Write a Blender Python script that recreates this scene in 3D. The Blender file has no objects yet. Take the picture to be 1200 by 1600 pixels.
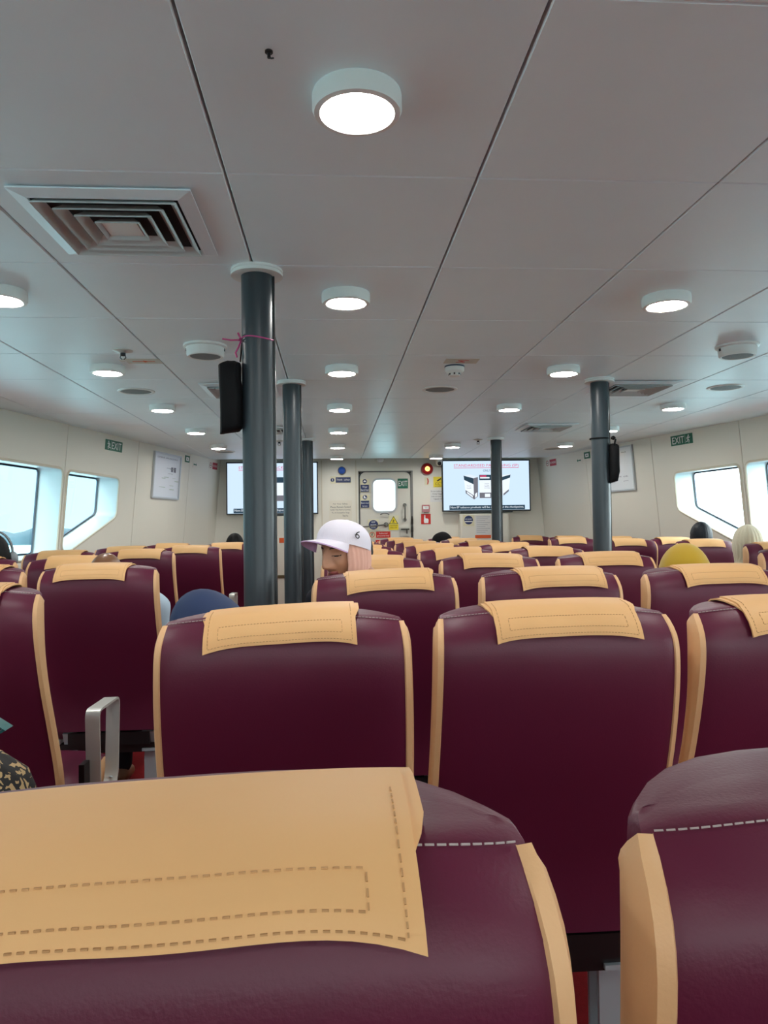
import bpy, bmesh, math, random
from mathutils import Vector, Matrix
from math import sin, cos, pi, radians, exp, sqrt

SC = bpy.context.scene
COL = SC.collection
random.seed(7)
EYE = 1.25            # camera height above the cabin floor (seated passenger)
CEIL = 2.082

# ------------------------------------------------------------------ camera
F, YAW, PITCH, ROLL = 1155.0, .0693, .01897, .0128
cam_d = bpy.data.cameras.new('camera')
cam_d.sensor_fit = 'HORIZONTAL'; cam_d.sensor_width = 36.0
cam_d.lens = F / 1200 * 36.0
cam_d.clip_start = .02; cam_d.clip_end = 5000
cam = bpy.data.objects.new('camera', cam_d); COL.objects.link(cam)
fw = Vector((sin(YAW) * cos(PITCH), cos(YAW) * cos(PITCH), sin(PITCH)))
rt = Vector((cos(YAW), -sin(YAW), 0)); up = rt.cross(fw)
r2 = rt * cos(ROLL) - up * sin(ROLL); u2 = rt * sin(ROLL) + up * cos(ROLL)
m = Matrix((r2, u2, -fw)).transposed().to_4x4(); m.translation = (0, 0, EYE)
cam.matrix_world = m
SC.camera = cam

# ------------------------------------------------------------------ world, exposure
SC.view_settings.view_transform = 'Standard'
SC.view_settings.look = 'None'
SC.view_settings.exposure = 1.12
SC.view_settings.gamma = 1.0
SC.view_settings.use_curve_mapping = False
W = bpy.data.worlds.new('overcast_sky'); SC.world = W; W.use_nodes = True
nt = W.node_tree; nt.nodes.clear()
wo = nt.nodes.new('ShaderNodeOutputWorld'); bg = nt.nodes.new('ShaderNodeBackground')
tc = nt.nodes.new('ShaderNodeTexCoord')
dp = nt.nodes.new('ShaderNodeVectorMath'); dp.operation = 'DOT_PRODUCT'
sun_dir = Vector((.75, -.45, .5)).normalized(); dp.inputs[1].default_value = sun_dir
mr = nt.nodes.new('ShaderNodeMapRange'); mr.interpolation_type = 'SMOOTHSTEP'
mr.inputs[1].default_value = -.6; mr.inputs[2].default_value = 1.0
mr.inputs[3].default_value = 0.0; mr.inputs[4].default_value = 1.0
cr = nt.nodes.new('ShaderNodeMix'); cr.data_type = 'RGBA'
cr.inputs[6].default_value = (.41, .70, .80, 1)      # veiled sky away from the sun
cr.inputs[7].default_value = (6.0, 6.5, 6.5, 1)      # bright hazy side around the sun
nt.links.new(tc.outputs['Generated'], dp.inputs[0]); nt.links.new(dp.outputs['Value'], mr.inputs[0])
nt.links.new(mr.outputs[0], cr.inputs[0]); nt.links.new(cr.outputs[2], bg.inputs[0])
bg.inputs[1].default_value = 1.0
nt.links.new(bg.outputs[0], wo.inputs[0])
LAMP_EMIT = 46.0
SC.cycles.diffuse_bounces = 8; SC.cycles.max_bounces = 14
TV_EMIT = .5

# ------------------------------------------------------------------ helpers
def lin(c):
    c = c / 255.0
    return c / 12.92 if c <= .04045 else ((c + .055) / 1.055) ** 2.4
def rgb(r, g, b): return (lin(r), lin(g), lin(b), 1)

def mat(name, col, rough=.5, metal=0, spec=.5, bump=0, bscale=200, vary=0, vscale=3, emit=None, estr=0, coat=0, sheen=0):
    M = bpy.data.materials.new(name); M.use_nodes = True
    n = M.node_tree.nodes; l = M.node_tree.links; b = n['Principled BSDF']
    b.inputs['Base Color'].default_value = col
    b.inputs['Roughness'].default_value = rough; b.inputs['Metallic'].default_value = metal
    b.inputs['Specular IOR Level'].default_value = spec
    if coat: b.inputs['Coat Weight'].default_value = coat
    if sheen: b.inputs['Sheen Weight'].default_value = sheen
    if emit: b.inputs['Emission Color'].default_value = emit; b.inputs['Emission Strength'].default_value = estr
    if bump or vary:
        t = n.new('ShaderNodeTexCoord')
    if bump:
        x = n.new('ShaderNodeTexNoise'); x.inputs['Scale'].default_value = bscale; x.inputs['Detail'].default_value = 3
        bp = n.new('ShaderNodeBump'); bp.inputs['Strength'].default_value = bump; bp.inputs['Distance'].default_value = .002
        l.new(t.outputs['Object'], x.inputs['Vector']); l.new(x.outputs['Fac'], bp.inputs['Height']); l.new(bp.outputs[0], b.inputs['Normal'])
    if vary:
        x = n.new('ShaderNodeTexNoise'); x.inputs['Scale'].default_value = vscale; x.inputs['Detail'].default_value = 4
        mx = n.new('ShaderNodeMix'); mx.data_type = 'RGBA'
        mx.inputs[6].default_value = tuple(v * (1 - vary) for v in col[:3]) + (1,)
        mx.inputs[7].default_value = tuple(min(1, v * (1 + vary)) for v in col[:3]) + (1,)
        l.new(t.outputs['Object'], x.inputs['Vector']); l.new(x.outputs['Fac'], mx.inputs[0]); l.new(mx.outputs[2], b.inputs['Base Color'])
    return M

def emat(name, col, s):
    M = bpy.data.materials.new(name); M.use_nodes = True
    n = M.node_tree.nodes; n.clear()
    o = n.new('ShaderNodeOutputMaterial'); e = n.new('ShaderNodeEmission')
    e.inputs[0].default_value = col; e.inputs[1].default_value = s
    M.node_tree.links.new(e.outputs[0], o.inputs[0]); return M

def glass_mat(name, tint):
    M = bpy.data.materials.new(name); M.use_nodes = True
    n = M.node_tree.nodes; l = M.node_tree.links; n.clear()
    o = n.new('ShaderNodeOutputMaterial'); mx = n.new('ShaderNodeMixShader')
    t = n.new('ShaderNodeBsdfTransparent'); t.inputs[0].default_value = tint
    g = n.new('ShaderNodeBsdfGlossy'); g.inputs['Roughness'].default_value = .02
    lw = n.new('ShaderNodeLayerWeight'); pw = n.new('ShaderNodeMath'); pw.operation = 'POWER'; pw.inputs[1].default_value = 5
    fr = n.new('ShaderNodeMath'); fr.operation = 'MULTIPLY_ADD'; fr.inputs[1].default_value = .94; fr.inputs[2].default_value = .05
    lw.inputs[0].default_value = .5
    l.new(lw.outputs['Facing'], pw.inputs[0]); l.new(pw.outputs[0], fr.inputs[0]); l.new(fr.outputs[0], mx.inputs[0]); l.new(t.outputs[0], mx.inputs[1]); l.new(g.outputs[0], mx.inputs[2]); l.new(mx.outputs[0], o.inputs[0])
    return M

class MB:
    """collects shapes; build() links them as ONE mesh object"""
    def __init__(s): s.v = []; s.f = []; s.m = []; s.cm = 0
    def add(s, vs, fs):
        o = len(s.v); s.v += [tuple(p) for p in vs]
        for f in fs: s.f.append(tuple(i + o for i in f)); s.m.append(s.cm)
        return s
    def box(s, lo, hi, M=None):
        x0, y0, z0 = lo; x1, y1, z1 = hi
        vs = [Vector(p) for p in ((x0,y0,z0),(x1,y0,z0),(x1,y1,z0),(x0,y1,z0),(x0,y0,z1),(x1,y0,z1),(x1,y1,z1),(x0,y1,z1))]
        if M: vs = [M @ p for p in vs]
        return s.add(vs, [(0,3,2,1),(4,5,6,7),(0,1,5,4),(1,2,6,5),(2,3,7,6),(3,0,4,7)])
    def grid(s, fn, nu, nv, cu=False, flip=False):
        vs = [fn(i / (nu if cu else nu - 1), j / (nv - 1)) for j in range(nv) for i in range(nu)]
        fs = []
        for j in range(nv - 1):
            for i in range(nu if cu else nu - 1):
                a, b = j * nu + i, j * nu + (i + 1) % nu
                f = (a, b, b + nu, a + nu)
                fs.append(f[::-1] if flip else f)
        return s.add(vs, fs)
    def lathe(s, prof, seg=32, c=(0, 0, 0), M=None):
        """prof: (r, z) pairs, turned about z; r=0 ends become caps"""
        vs, rows = [], []
        for r, z in prof:
            if r < 1e-6: rows.append([len(vs)]); vs.append(Vector((0, 0, z)))
            else:
                rows.append(list(range(len(vs), len(vs) + seg)))
                vs += [Vector((r * cos(2*pi*k/seg), r * sin(2*pi*k/seg), z)) for k in range(seg)]
        fs = []
        for a, b in zip(rows, rows[1:]):
            for k in range(seg):
                k2 = (k + 1) % seg
                if len(a) == 1 and len(b) == 1: continue
                if len(a) == 1: fs.append((a[0], b[k2], b[k]))
                elif len(b) == 1: fs.append((a[k], a[k2], b[0]))
                else: fs.append((a[k], a[k2], b[k2], b[k]))
        C = Vector(c)
        return s.add([(M @ p if M else p) + C for p in vs], fs)
    def tube(s, pts, r, seg=8, closed=False):
        pts = [Vector(p) for p in pts]; n = len(pts); vs = []; fs = []
        rad = r if isinstance(r, (list, tuple)) else [r] * n
        ref = None
        for i, p in enumerate(pts):
            a = pts[(i - 1) % n] if (closed or i > 0) else p; b = pts[(i + 1) % n] if (closed or i < n - 1) else p
            t = (b - a).normalized()
            if ref is None:
                ref = Vector((0, 0, 1)) if abs(t.z) < .9 else Vector((1, 0, 0))
            e1 = (ref - t * ref.dot(t)).normalized(); e2 = t.cross(e1); ref = e1
            for k in range(seg):
                vs.append(p + (e1 * cos(2*pi*k/seg) + e2 * sin(2*pi*k/seg)) * rad[i])
        for i in range(n if closed else n - 1):
            for k in range(seg):
                a = i * seg + k; b = i * seg + (k + 1) % seg; j = ((i + 1) % n) * seg
                fs.append((a, b, j + (k + 1) % seg, j + k))
        if not closed:
            fs.append(tuple(range(seg))[::-1]); fs.append(tuple((n - 1) * seg + k for k in range(seg)))
        return s.add(vs, fs)
    def prism(s, poly, z0, z1, M=None):
        """2-D polygon extruded from z0 to z1"""
        n = len(poly)
        vs = [Vector((x, y, z0)) for x, y in poly] + [Vector((x, y, z1)) for x, y in poly]
        if M: vs = [M @ p for p in vs]
        fs = [tuple(range(n))[::-1], tuple(range(n, 2 * n))] + [(i, (i+1) % n, n + (i+1) % n, n + i) for i in range(n)]
        return s.add(vs, fs)
    def bar(s, pts, wv, th):
        """flat strip swept along pts: width vector wv, thickness th"""
        pts = [Vector(p) for p in pts]; wv = Vector(wv); n = len(pts); vs = []
        for i, p in enumerate(pts):
            t = (pts[min(i + 1, n - 1)] - pts[max(i - 1, 0)]).normalized(); nn = t.cross(wv).normalized() * th / 2
            vs += [p - wv/2 - nn, p + wv/2 - nn, p + wv/2 + nn, p - wv/2 + nn]
        fs = [(0,1,2,3), (4*n-1,4*n-2,4*n-3,4*n-4)]
        for i in range(n - 1):
            for k in range(4):
                a = 4*i + k; b = 4*i + (k+1) % 4
                fs.append((a, a + 4, b + 4, b))
        return s.add(vs, fs)
    def mesh(s, name, mats, smooth=0):
        me = bpy.data.meshes.new(name); me.from_pydata(s.v, [], s.f); me.update()
        if not isinstance(mats, (list, tuple)): mats = [mats]
        for x in mats: me.materials.append(x)
        if len(mats) > 1: me.polygons.foreach_set('material_index', s.m)
        bm = bmesh.new(); bm.from_mesh(me); bmesh.ops.recalc_face_normals(bm, faces=bm.faces); bm.to_mesh(me); bm.free()
        if smooth:
            me.shade_smooth()
            if smooth < 180: me.set_sharp_from_angle(angle=radians(smooth))
        return me
    def build(s, name, mats, parent=None, smooth=0, M=None):
        return link(name, s.mesh(name, mats, smooth), parent, M)

def link(name, data, parent=None, M=None):
    o = bpy.data.objects.new(name, data); COL.objects.link(o)
    if parent: o.parent = parent
    if M is not None: o.matrix_basis = M if isinstance(M, Matrix) else Matrix.Translation(M)
    return o
def tag(o, label=None, cat=None, group=None, kind=None):
    if label: o['label'] = label
    if cat: o['category'] = cat
    if group: o['group'] = group
    if kind: o['kind'] = kind
    return o
def thing(name, label, cat, M=None, group=None): return tag(link(name, None, None, M), label, cat, group)
def copy_tree(o, parent=None):
    c = o.copy(); COL.objects.link(c); c.parent = parent
    for ch in KIDS.get(o.name, ()): copy_tree(ch, c)
    return c
KIDS = {}
def index_kids(root):
    for ch in root.children:
        KIDS.setdefault(root.name, []).append(ch); index_kids(ch)

def rrect(x0, y0, x1, y1, r, n=5):
    p = []
    for cx, cy, a in ((x1-r, y1-r, 0), (x0+r, y1-r, 90), (x0+r, y0+r, 180), (x1-r, y0+r, 270)):
        for k in range(n + 1):
            t = radians(a + 90 * k / n); p.append((cx + r*cos(t), cy + r*sin(t)))
    return p
def rpoly(pts, r, n=5):
    """polygon with rounded corners"""
    out = []; N = len(pts)
    for i in range(N):
        a, b, c = Vector(pts[i-1]), Vector(pts[i]), Vector(pts[(i+1) % N])
        u, v = (a-b).normalized(), (c-b).normalized(); rr = min(r, (a-b).length*.45, (c-b).length*.45)
        p, q = b + u*rr, b + v*rr
        for k in range(n + 1):
            t = k / n; out.append(tuple(p*(1-t)**2 + b*2*t*(1-t) + q*t*t))
    return out
def offset_poly(pts, d):
    """grow a counter-clockwise or clockwise polygon by d about its own edges"""
    N = len(pts); A = sum(pts[i-1][0]*pts[i][1] - pts[i][0]*pts[i-1][1] for i in range(N)); sgn = 1 if A > 0 else -1
    out = []
    for i in range(N):
        a, b, c = Vector(pts[i-1]), Vector(pts[i]), Vector(pts[(i+1) % N])
        t = ((b-a).normalized() + (c-b).normalized()).normalized()
        out.append((b.x + t.y*d*sgn, b.y - t.x*d*sgn))
    return out
def frame(o, ex, ey):
    ex = Vector(ex).normalized(); ey = Vector(ey); ey = (ey - ex*ey.dot(ex)).normalized(); n = ex.cross(ey)
    M = Matrix((ex, ey, n)).transposed().to_4x4(); M.translation = Vector(o); return M

_tc = {}
def text(s, parent, x, y, h, m, z=.001, width=None, align='CENTER', name='lettering'):
    """flat lettering: real letter outlines as a thin mesh child of the sign"""
    if s not in _tc:
        c = bpy.data.curves.new('t', 'FONT'); c.body = s; c.size = 1; c.align_x = 'LEFT'; c.resolution_u = 2
        o = bpy.data.objects.new('t', c); me = bpy.data.meshes.new_from_object(o)
        bpy.data.objects.remove(o); bpy.data.curves.remove(c)
        xs = [v.co.x for v in me.vertices]; ys = [v.co.y for v in me.vertices]
        _tc[s] = (me, min(xs), max(xs), min(ys), max(ys))
    me0, x0, x1, y0, y1 = _tc[s]; me = me0.copy(); k = h / (y1 - y0); kx = k
    if width: kx = width / (x1 - x0)
    ox = {'CENTER': -(x0+x1)/2, 'LEFT': -x0, 'RIGHT': -x1}[align]
    for v in me.vertices: v.co = (x + (v.co.x + ox)*kx, y + (v.co.y - (y0+y1)/2)*k, z)
    me.materials.clear(); me.materials.append(m)
    return link(name, me, parent)
def flat(name, poly, m, parent, z=.0008, th=.0004):
    return MB().prism(poly, z - th, z).build(name, m, parent)
def rect(x0, y0, x1, y1): return [(x0, y0), (x1, y0), (x1, y1), (x0, y1)]
def disc(cx, cy, r, n=28): return [(cx + r*cos(2*pi*k/n), cy + r*sin(2*pi*k/n)) for k in range(n)]
def ring(mb, cx, cy, r0, r1, z0, z1, n=28):
    vs = []
    for k in range(n):
        c, s_ = cos(2*pi*k/n), sin(2*pi*k/n)
        vs += [(cx+r0*c, cy+r0*s_, z0), (cx+r1*c, cy+r1*s_, z0), (cx+r1*c, cy+r1*s_, z1), (cx+r0*c, cy+r0*s_, z1)]
    fs = []
    for k in range(n):
        a, b = 4*k, 4*((k+1) % n)
        for j in range(4): fs.append((a+j, b+j, b+(j+1) % 4, a+(j+1) % 4))
    mb.add(vs, fs); return mb

# ------------------------------------------------------------------ materials
MT = dict(
    ceiling=mat('ceiling_paint', rgb(234, 245, 249), .38, spec=.5, vary=.03, vscale=5),
    joint=mat('ceiling_joint', rgb(70, 70, 70), .7),
    wall=mat('cream_wall_laminate', rgb(229, 225, 212), .42, vary=.02),
    wall_joint=mat('wall_joint', rgb(120, 112, 100), .6),
    trim=mat('cream_window_trim', rgb(214, 206, 186), .5),
    reveal=mat('white_window_liner', rgb(186, 202, 205), .35),
    gasket=mat('window_gasket', rgb(45, 62, 80), .5),
    glass=glass_mat('window_glass', (.93, .985, 1, 1)),
    carpet=mat('red_carpet', rgb(120, 24, 28), .95, spec=.1, bump=.6, bscale=300, vary=.2, vscale=40),
    maroon=mat('maroon_vinyl', rgb(90, 22, 50), .44, spec=.42, bump=.12, bscale=350, vary=.10, vscale=2.5),
    tan=mat('tan_vinyl', rgb(224, 177, 130), .5, spec=.4, bump=.1, bscale=300, vary=.04, vscale=4),
    cover=mat('tan_headrest_cover', rgb(222, 173, 118), .55, spec=.35, bump=.3, bscale=28, vary=.06, vscale=6),
    thread=mat('pale_thread', rgb(165, 152, 150), .8),
    thread_tan=mat('tan_thread', rgb(186, 142, 95), .8),
    steel=mat('brushed_steel', rgb(212, 212, 206), .38, metal=.45),
    steel2=mat('grey_painted_steel', rgb(176, 184, 190), .4, metal=.3),
    pillar=mat('blue_grey_pillar_paint', rgb(46, 54, 60), .38, spec=.5),
    white=mat('white_plastic', rgb(232, 232, 228), .4),
    louvre=mat('grey_louvre', rgb(196, 198, 196), .45),
    grille=mat('grey_grille', rgb(120, 122, 120), .6, bump=.5, bscale=900),
    black=mat('black_plastic', rgb(18, 18, 20), .35),
    blackcloth=mat('black_cloth', rgb(20, 20, 22), .8, spec=.2, bump=.3, bscale=60),
    dark=mat('duct_shade', rgb(30, 30, 32), .8),
    sign_blue=mat('sign_blue', rgb(38, 52, 100), .5), sign_green=mat('sign_green', rgb(20, 105, 78), .5),
    sign_white=mat('sign_white', rgb(238, 240, 238), .5), sign_red=mat('sign_red', rgb(200, 40, 32), .5),
    sign_yellow=mat('sign_yellow', rgb(238, 214, 40), .5), sign_black=mat('sign_black', rgb(22, 22, 22), .6),
    sign_crimson=mat('sign_crimson', rgb(176, 34, 60), .5), cream=mat('cream_sticker', rgb(224, 218, 186), .5),
    paper=mat('white_paper', rgb(222, 222, 220), .7), ink=mat('faded_ink', rgb(120, 122, 140), .8), ink2=mat('grey_ink', rgb(70, 70, 70), .8),
    orange=mat('orange_label', rgb(222, 92, 30), .5), pink=mat('pink_ribbon', rgb(190, 70, 130), .5),
    alu=mat('aluminium_frame', rgb(190, 194, 198), .35, metal=.6),
    red_plastic=mat('red_plastic', rgb(150, 16, 24), .3, coat=.3),
    board=mat('whiteboard', rgb(228, 232, 236), .2, coat=.3),
)
lamp_white = mat('lamp_rim', rgb(236, 238, 234), .4)
lamp_glow = emat('lamp_diffuser', (1, .98, .93, 1), LAMP_EMIT)

# ------------------------------------------------------------------ room shell
X0 = .62; WS = .209; TILT = .085; YF = 9.30; YB = -3.6; YK = 3.4
def hw(y): return 2.864 - WS*(max(y, YK) - 5.17)
def wall_pt(side, s, z, off=0):
    """point of a side wall: s along the hull (its y), z height, off outward"""
    h = hw(s) + TILT*(CEIL - z)
    sl = WS if s >= YK else 0
    n = Vector((side, sl, TILT)).normalized()
    return Vector((X0 + side*h, s, z)) + n*off
def wall_frame(side, s, z):
    """frame on the wall: x reads left to right seen from inside, y up, z inward"""
    D = Vector((-side*WS, 1, 0)); T = Vector((side*TILT, 0, -1))
    return frame(wall_pt(side, s, z), D if side < 0 else -D, -T)

floor = tag(MB().box((-4.2, YB, -.06), (5.4, YF + .1, 0)).build('floor', MT['carpet']), 'dark red carpeted cabin floor', None, None, 'structure')

def clip(poly, a, b, c):
    """keep the part of poly with a*x+b*y<=c"""
    out = []
    for i in range(len(poly)):
        p, q = poly[i-1], poly[i]; dp_, dq = a*p[0]+b*p[1]-c, a*q[0]+b*q[1]-c
        if dp_*dq < 0:
            t = dp_/(dp_-dq); out.append((p[0]+(q[0]-p[0])*t, p[1]+(q[1]-p[1])*t))
        if dq <= 0: out.append(q)
    return out
def clip_room(poly, e=0):
    for side in (-1, 1):
        # side*(x-X0) <= hw
        poly = clip(poly, side, WS, side*X0 + 2.864 + WS*5.17 + e)
        poly = clip(poly, side, 0, side*X0 + hw(YK) + e)
    return clip(clip(poly, 0, 1, YF), 0, -1, -YB)
ceiling = tag(MB().prism(clip_room(rect(-6, -6, 8, 12), .0), CEIL + .03, CEIL + .09).build('ceiling', MT['joint']), 'pale grey panelled ceiling', None, None, 'structure')
PX, PY = .60, .61
for ix in range(-6, 7):
    for iy in range(-2, 13):
        cx = .056 + ix*PX; y0 = 1.739 + (iy-1)*PY
        g = .0028
        poly = rect(cx - PX/2 + g, y0 + .0012, cx + PX/2 - g, y0 + PY - .0012)
        lo = clip_room(poly)
        if len(lo) < 3: continue
        b = .004; xs = [p[0] for p in lo]; ys = [p[1] for p in lo]
        mb = MB()
        inner = offset_poly(lo, -b) if len(lo) == 4 else lo
        n = len(lo)
        vs = [(x, y, CEIL) for x, y in inner] + [(x, y, CEIL + .004) for x, y in lo] + [(x, y, CEIL + .032) for x, y in lo]
        fs = [tuple(range(n))]
        for k in range(n):
            j = (k+1) % n
            fs += [(k, j, n+j, n+k), (n+k, n+j, 2*n+j, 2*n+k)]
        mb.add(vs, fs).build('ceiling_panel', MT['ceiling'], ceiling)

# side walls, with windows cut through the panels
def win_poly(kind, d):
    if kind == 'front': p = [(6.03+d, 1.10), (6.11+d, 1.075), (6.83+d, 1.37), (6.83+d, 1.705), (6.03+d, 1.715)]
    else: p = [(kind, 1.04), (kind+.93, 1.04), (kind+.93, 1.725), (kind, 1.735)]
    return p
def hole_face(mb, outer, hole, fn):
    bm = bmesh.new(); ed = []
    for lp in (outer, hole):
        vv = [bm.verts.new((x, y, 0)) for x, y in lp]
        ed += [bm.edges.new((vv[i-1], vv[i])) for i in range(len(vv))]
    bmesh.ops.triangle_fill(bm, edges=ed, use_beauty=True)
    bm.verts.index_update()
    mb.add([fn(v.co.x, v.co.y) for v in bm.verts], [tuple(v.index for v in f.verts) for f in bm.faces]); bm.free()
nwin = 0
for side, nm in ((-1, 'wall_left'), (1, 'wall_right')):
    dS = 0 if side < 0 else -.13
    seams = [YB, -2.2, -.9, .4, 1.6, 2.7, YK, 4.93 + dS, 5.985 + dS, 7.16 + dS*1.2, 8.36 + dS*1.4, YF]
    holes = {7: win_poly(5.02 + dS, 0), 8: win_poly('front', dS), 6: win_poly(3.72 + dS, 0), 4: win_poly(1.69, 0), 3: win_poly(.53, 0), 2: win_poly(-.72, 0)}
    # the backing sheet behind the panels closes the joints
    back = MB()
    for i in range(len(seams) - 1):
        o = rect(seams[i], 0, seams[i+1], CEIL + .09)
        f = lambda x, y, sd=side: wall_pt(sd, x, y, .03)
        if i in holes: hole_face(back, o, rpoly(holes[i], .05), f)
        else: back.add([f(*p) for p in o], [(0, 1, 2, 3)])
    wall = tag(back.build(nm, MT['wall_joint']), ('left' if side < 0 else 'right') + ' cabin side wall of cream panels', None, None, 'structure')
    for i in range(len(seams) - 1):
        g = .0035; o = rect(seams[i] + g, 0, seams[i+1] - g, CEIL + .03)
        mb = MB(); f = lambda x, y, sd=side: wall_pt(sd, x, y, 0)
        if i in holes: hole_face(mb, o, rpoly(holes[i], .05), f)
        else: mb.add([f(*p) for p in o], [(0, 1, 2, 3)])
        for k in range(4):
            a, b = o[k], o[(k+1) % 4]
            mb.add([wall_pt(side, *a, 0), wall_pt(side, *b, 0), wall_pt(side, *b, .028), wall_pt(side, *a, .028)], [(0, 1, 2, 3)])
        mb.build('wall_panel', MT['wall'], wall)
    for i, hp in sorted(holes.items()):
        nwin += 1
        P = rpoly(hp, .05); n = len(P)
        # rubber-edged trim round the opening = the window's own mesh
        tr = MB(); A = offset_poly(P, .022); B_ = offset_poly(P, .014); C_ = P
        rings = [[wall_pt(side, *p, -.001) for p in A], [wall_pt(side, *p, -.010) for p in B_], [wall_pt(side, *p, -.010) for p in offset_poly(P, .005)], [wall_pt(side, *p, .0) for p in C_]]
        tr.add([q for r_ in rings for q in r_], [(k*n+a, k*n+(a+1) % n, (k+1)*n+(a+1) % n, (k+1)*n+a) for k in range(3) for a in range(n)])
        w = tag(tr.build('window_%d' % nwin, MT['trim'], None, 60), 'cabin window with deep white liner', None, None, 'structure')
        rv = MB(); G = [(x, z) for x, z in offset_poly(P, -.004)]
        RO = .2
        rv.add([wall_pt(side, *p, 0) for p in P] + [wall_pt(side, *p, RO) for p in G], [(a, (a+1) % n, n+(a+1) % n, n+a) for a in range(n)])
        rv.build('window_liner', MT['reveal'], w, 40)
        gk = MB(); G2 = offset_poly(G, -.014)
        gk.add([wall_pt(side, *p, RO-.001) for p in G] + [wall_pt(side, *p, RO - .012) for p in G2] + [wall_pt(side, *p, RO) for p in G2], [(k*n+a, k*n+(a+1) % n, (k+1)*n+(a+1) % n, (k+1)*n+a) for k in range(2) for a in range(n)])
        gk.build('window_gasket', MT['gasket'], w)
        gl = MB(); gl.add([wall_pt(side, *p, RO + .002) for p in G], [tuple(range(n))]); gl.build('glass_pane', MT['glass'], w)

# front bulkhead with the door opening, back bulkhead
DX0, DX1, DZ1 = .325, 1.015, EYE + .697
fl = X0 - hw(YF); fr_ = X0 + hw(YF); fb = TILT*CEIL
front = MB()
front.box((fl - fb - .05, YF, 0), (DX0, YF + .06, CEIL + .09)); front.box((DX1, YF, 0), (fr_ + fb + .05, YF + .06, CEIL + .09)); front.box((DX0, YF, DZ1), (DX1, YF + .06, CEIL + .09))
front.box((DX0, YF, 0), (DX1, YF + .06, .2))
front.box((DX0, YF + .056, .2), (.345, YF + .075, DZ1)); front.box((.985, YF + .056, .2), (DX1, YF + .075, DZ1)); front.box((DX0, YF + .056, EYE + .61), (DX1, YF + .075, DZ1))
wall_front = tag(front.build('wall_front', MT['wall']), 'cream front bulkhead', None, None, 'structure')
aft = MB(); AW = [(-2.5, -1.3), (-.9, .3), (.94, 2.14), (2.54, 3.74)]; x_ = -3.4  # aft windows added in the unseen wall to brighten the ceiling
for a, b in AW + [(4.7, None)]:
    aft.box((x_, YB - .06, 0), (a, YB, CEIL + .09)); x_ = b
    if b is not None: aft.box((a, YB - .06, 0), (b, YB, .95)); aft.box((a, YB - .06, 1.92), (b, YB, CEIL + .09))
tag(aft.build('wall_back', MT['wall']), 'cream aft bulkhead', None, None, 'structure')
for a, b in AW:
    nwin += 1; P = rrect(a, .95, b, 1.92, .05); Q = offset_poly(P, -.04); n = len(P); mb = MB()
    mb.add([(x, YB + d_, z) for L_, d_ in ((P, -.06), (P, .012), (Q, .012), (Q, -.06)) for x, z in L_], [(k*n+i, k*n+(i+1) % n, ((k+1) % 4)*n+(i+1) % n, ((k+1) % 4)*n+i) for k in range(4) for i in range(n)])
    w = tag(mb.build('window_%d' % nwin, MT['trim'], None, 60), 'large added aft window behind the camera', None, None, 'structure')
    MB().add([(x, YB - .03, z) for x, z in Q], [tuple(range(n))]).build('glass_pane', MT['glass'], w)
# vertical edge strips on the front bulkhead (panel joints)
for i, x in enumerate((-.14, .29)):
    tag(MB().box((x, YF - .006, 0), (x + .012, YF, CEIL)).build('trim_%d' % (i+1), MT['trim']), 'narrow joint strip on the front bulkhead', None, None, 'structure')

# ------------------------------------------------------------------ door
def FB(x, z, off=0): return frame((x, YF - off, z), (1, 0, 0), (0, 0, 1))   # frame on the bulkhead, z towards the cabin
DM = frame((0, YF + .055, 0), (1, 0, 0), (0, 0, 1)); mb = MB()
DP = rrect(.345, .215, .985, EYE + .68, .07); DW = rrect(.513, EYE + .191, .792, EYE + .582, .06)
for z_ in (0, .05): hole_face(mb, DP, DW, lambda x, y: DM @ Vector((x, y, z_)))
for L_ in (DP, DW):
    n = len(L_); mb.add([DM @ Vector((x, y, z_)) for z_ in (0, .05) for x, y in L_], [(a, (a+1) % n, n+(a+1) % n, n+a) for a in range(n)])
door = tag(mb.build('door_1', mat('door_paint', rgb(216, 212, 200), .4)), 'grey-white weathertight door in the front bulkhead', None, None, 'structure')
mb = MB(); P = rrect(.345, .215, .985, EYE + .68, .07); Q = offset_poly(P, .017); n = len(P); MF = frame((0, YF + .01, 0), (1, 0, 0), (0, 0, 1))
mb.add([MF @ Vector((x, y, z)) for L_, z in ((P, .0), (P, .012), (Q, .012), (Q, 0)) for x, y in L_], [(k*n+a, k*n+(a+1) % n, ((k+1) % 4)*n+(a+1) % n, ((k+1) % 4)*n+a) for k in range(4) for a in range(n)])
mb.build('door_seal', MT['black'], door)
mb = MB()
for a, b in (((DX0, .2), (.335, DZ1)), ((.99, .2), (DX1, DZ1))): mb.box((a[0], YF - .004, a[1]), (b[0], YF + .05, b[1]))
mb.box((DX0, YF - .004, DZ1 - .012), (DX1, YF + .05, DZ1)); mb.build('door_frame', mat('door_frame_grey', rgb(120, 118, 114), .45, metal=.3), door)
MB().add([DM @ Vector((x, y, .03)) for x, y in DW], [tuple(range(len(DW)))]).build('window_pane', MT['glass'], door)
mb = MB(); P = rrect(.513, EYE + .191, .792, EYE + .582, .06); Q = offset_poly(P, .025); n = len(P)
mb.add([MF @ Vector((x, y, z)) for L_, z in ((P, .012), (P, .018), (Q, .014), (Q, .004)) for x, y in L_], [(k*n+a, k*n+(a+1) % n, (k+1)*n+(a+1) % n, (k+1)*n+a) for k in range(3) for a in range(n)])
mb.build('window_rim', mat('rim_grey', rgb(196, 198, 200), .4), door, 40)
DF = YF - .06    # plane a little in front of the door face
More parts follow.
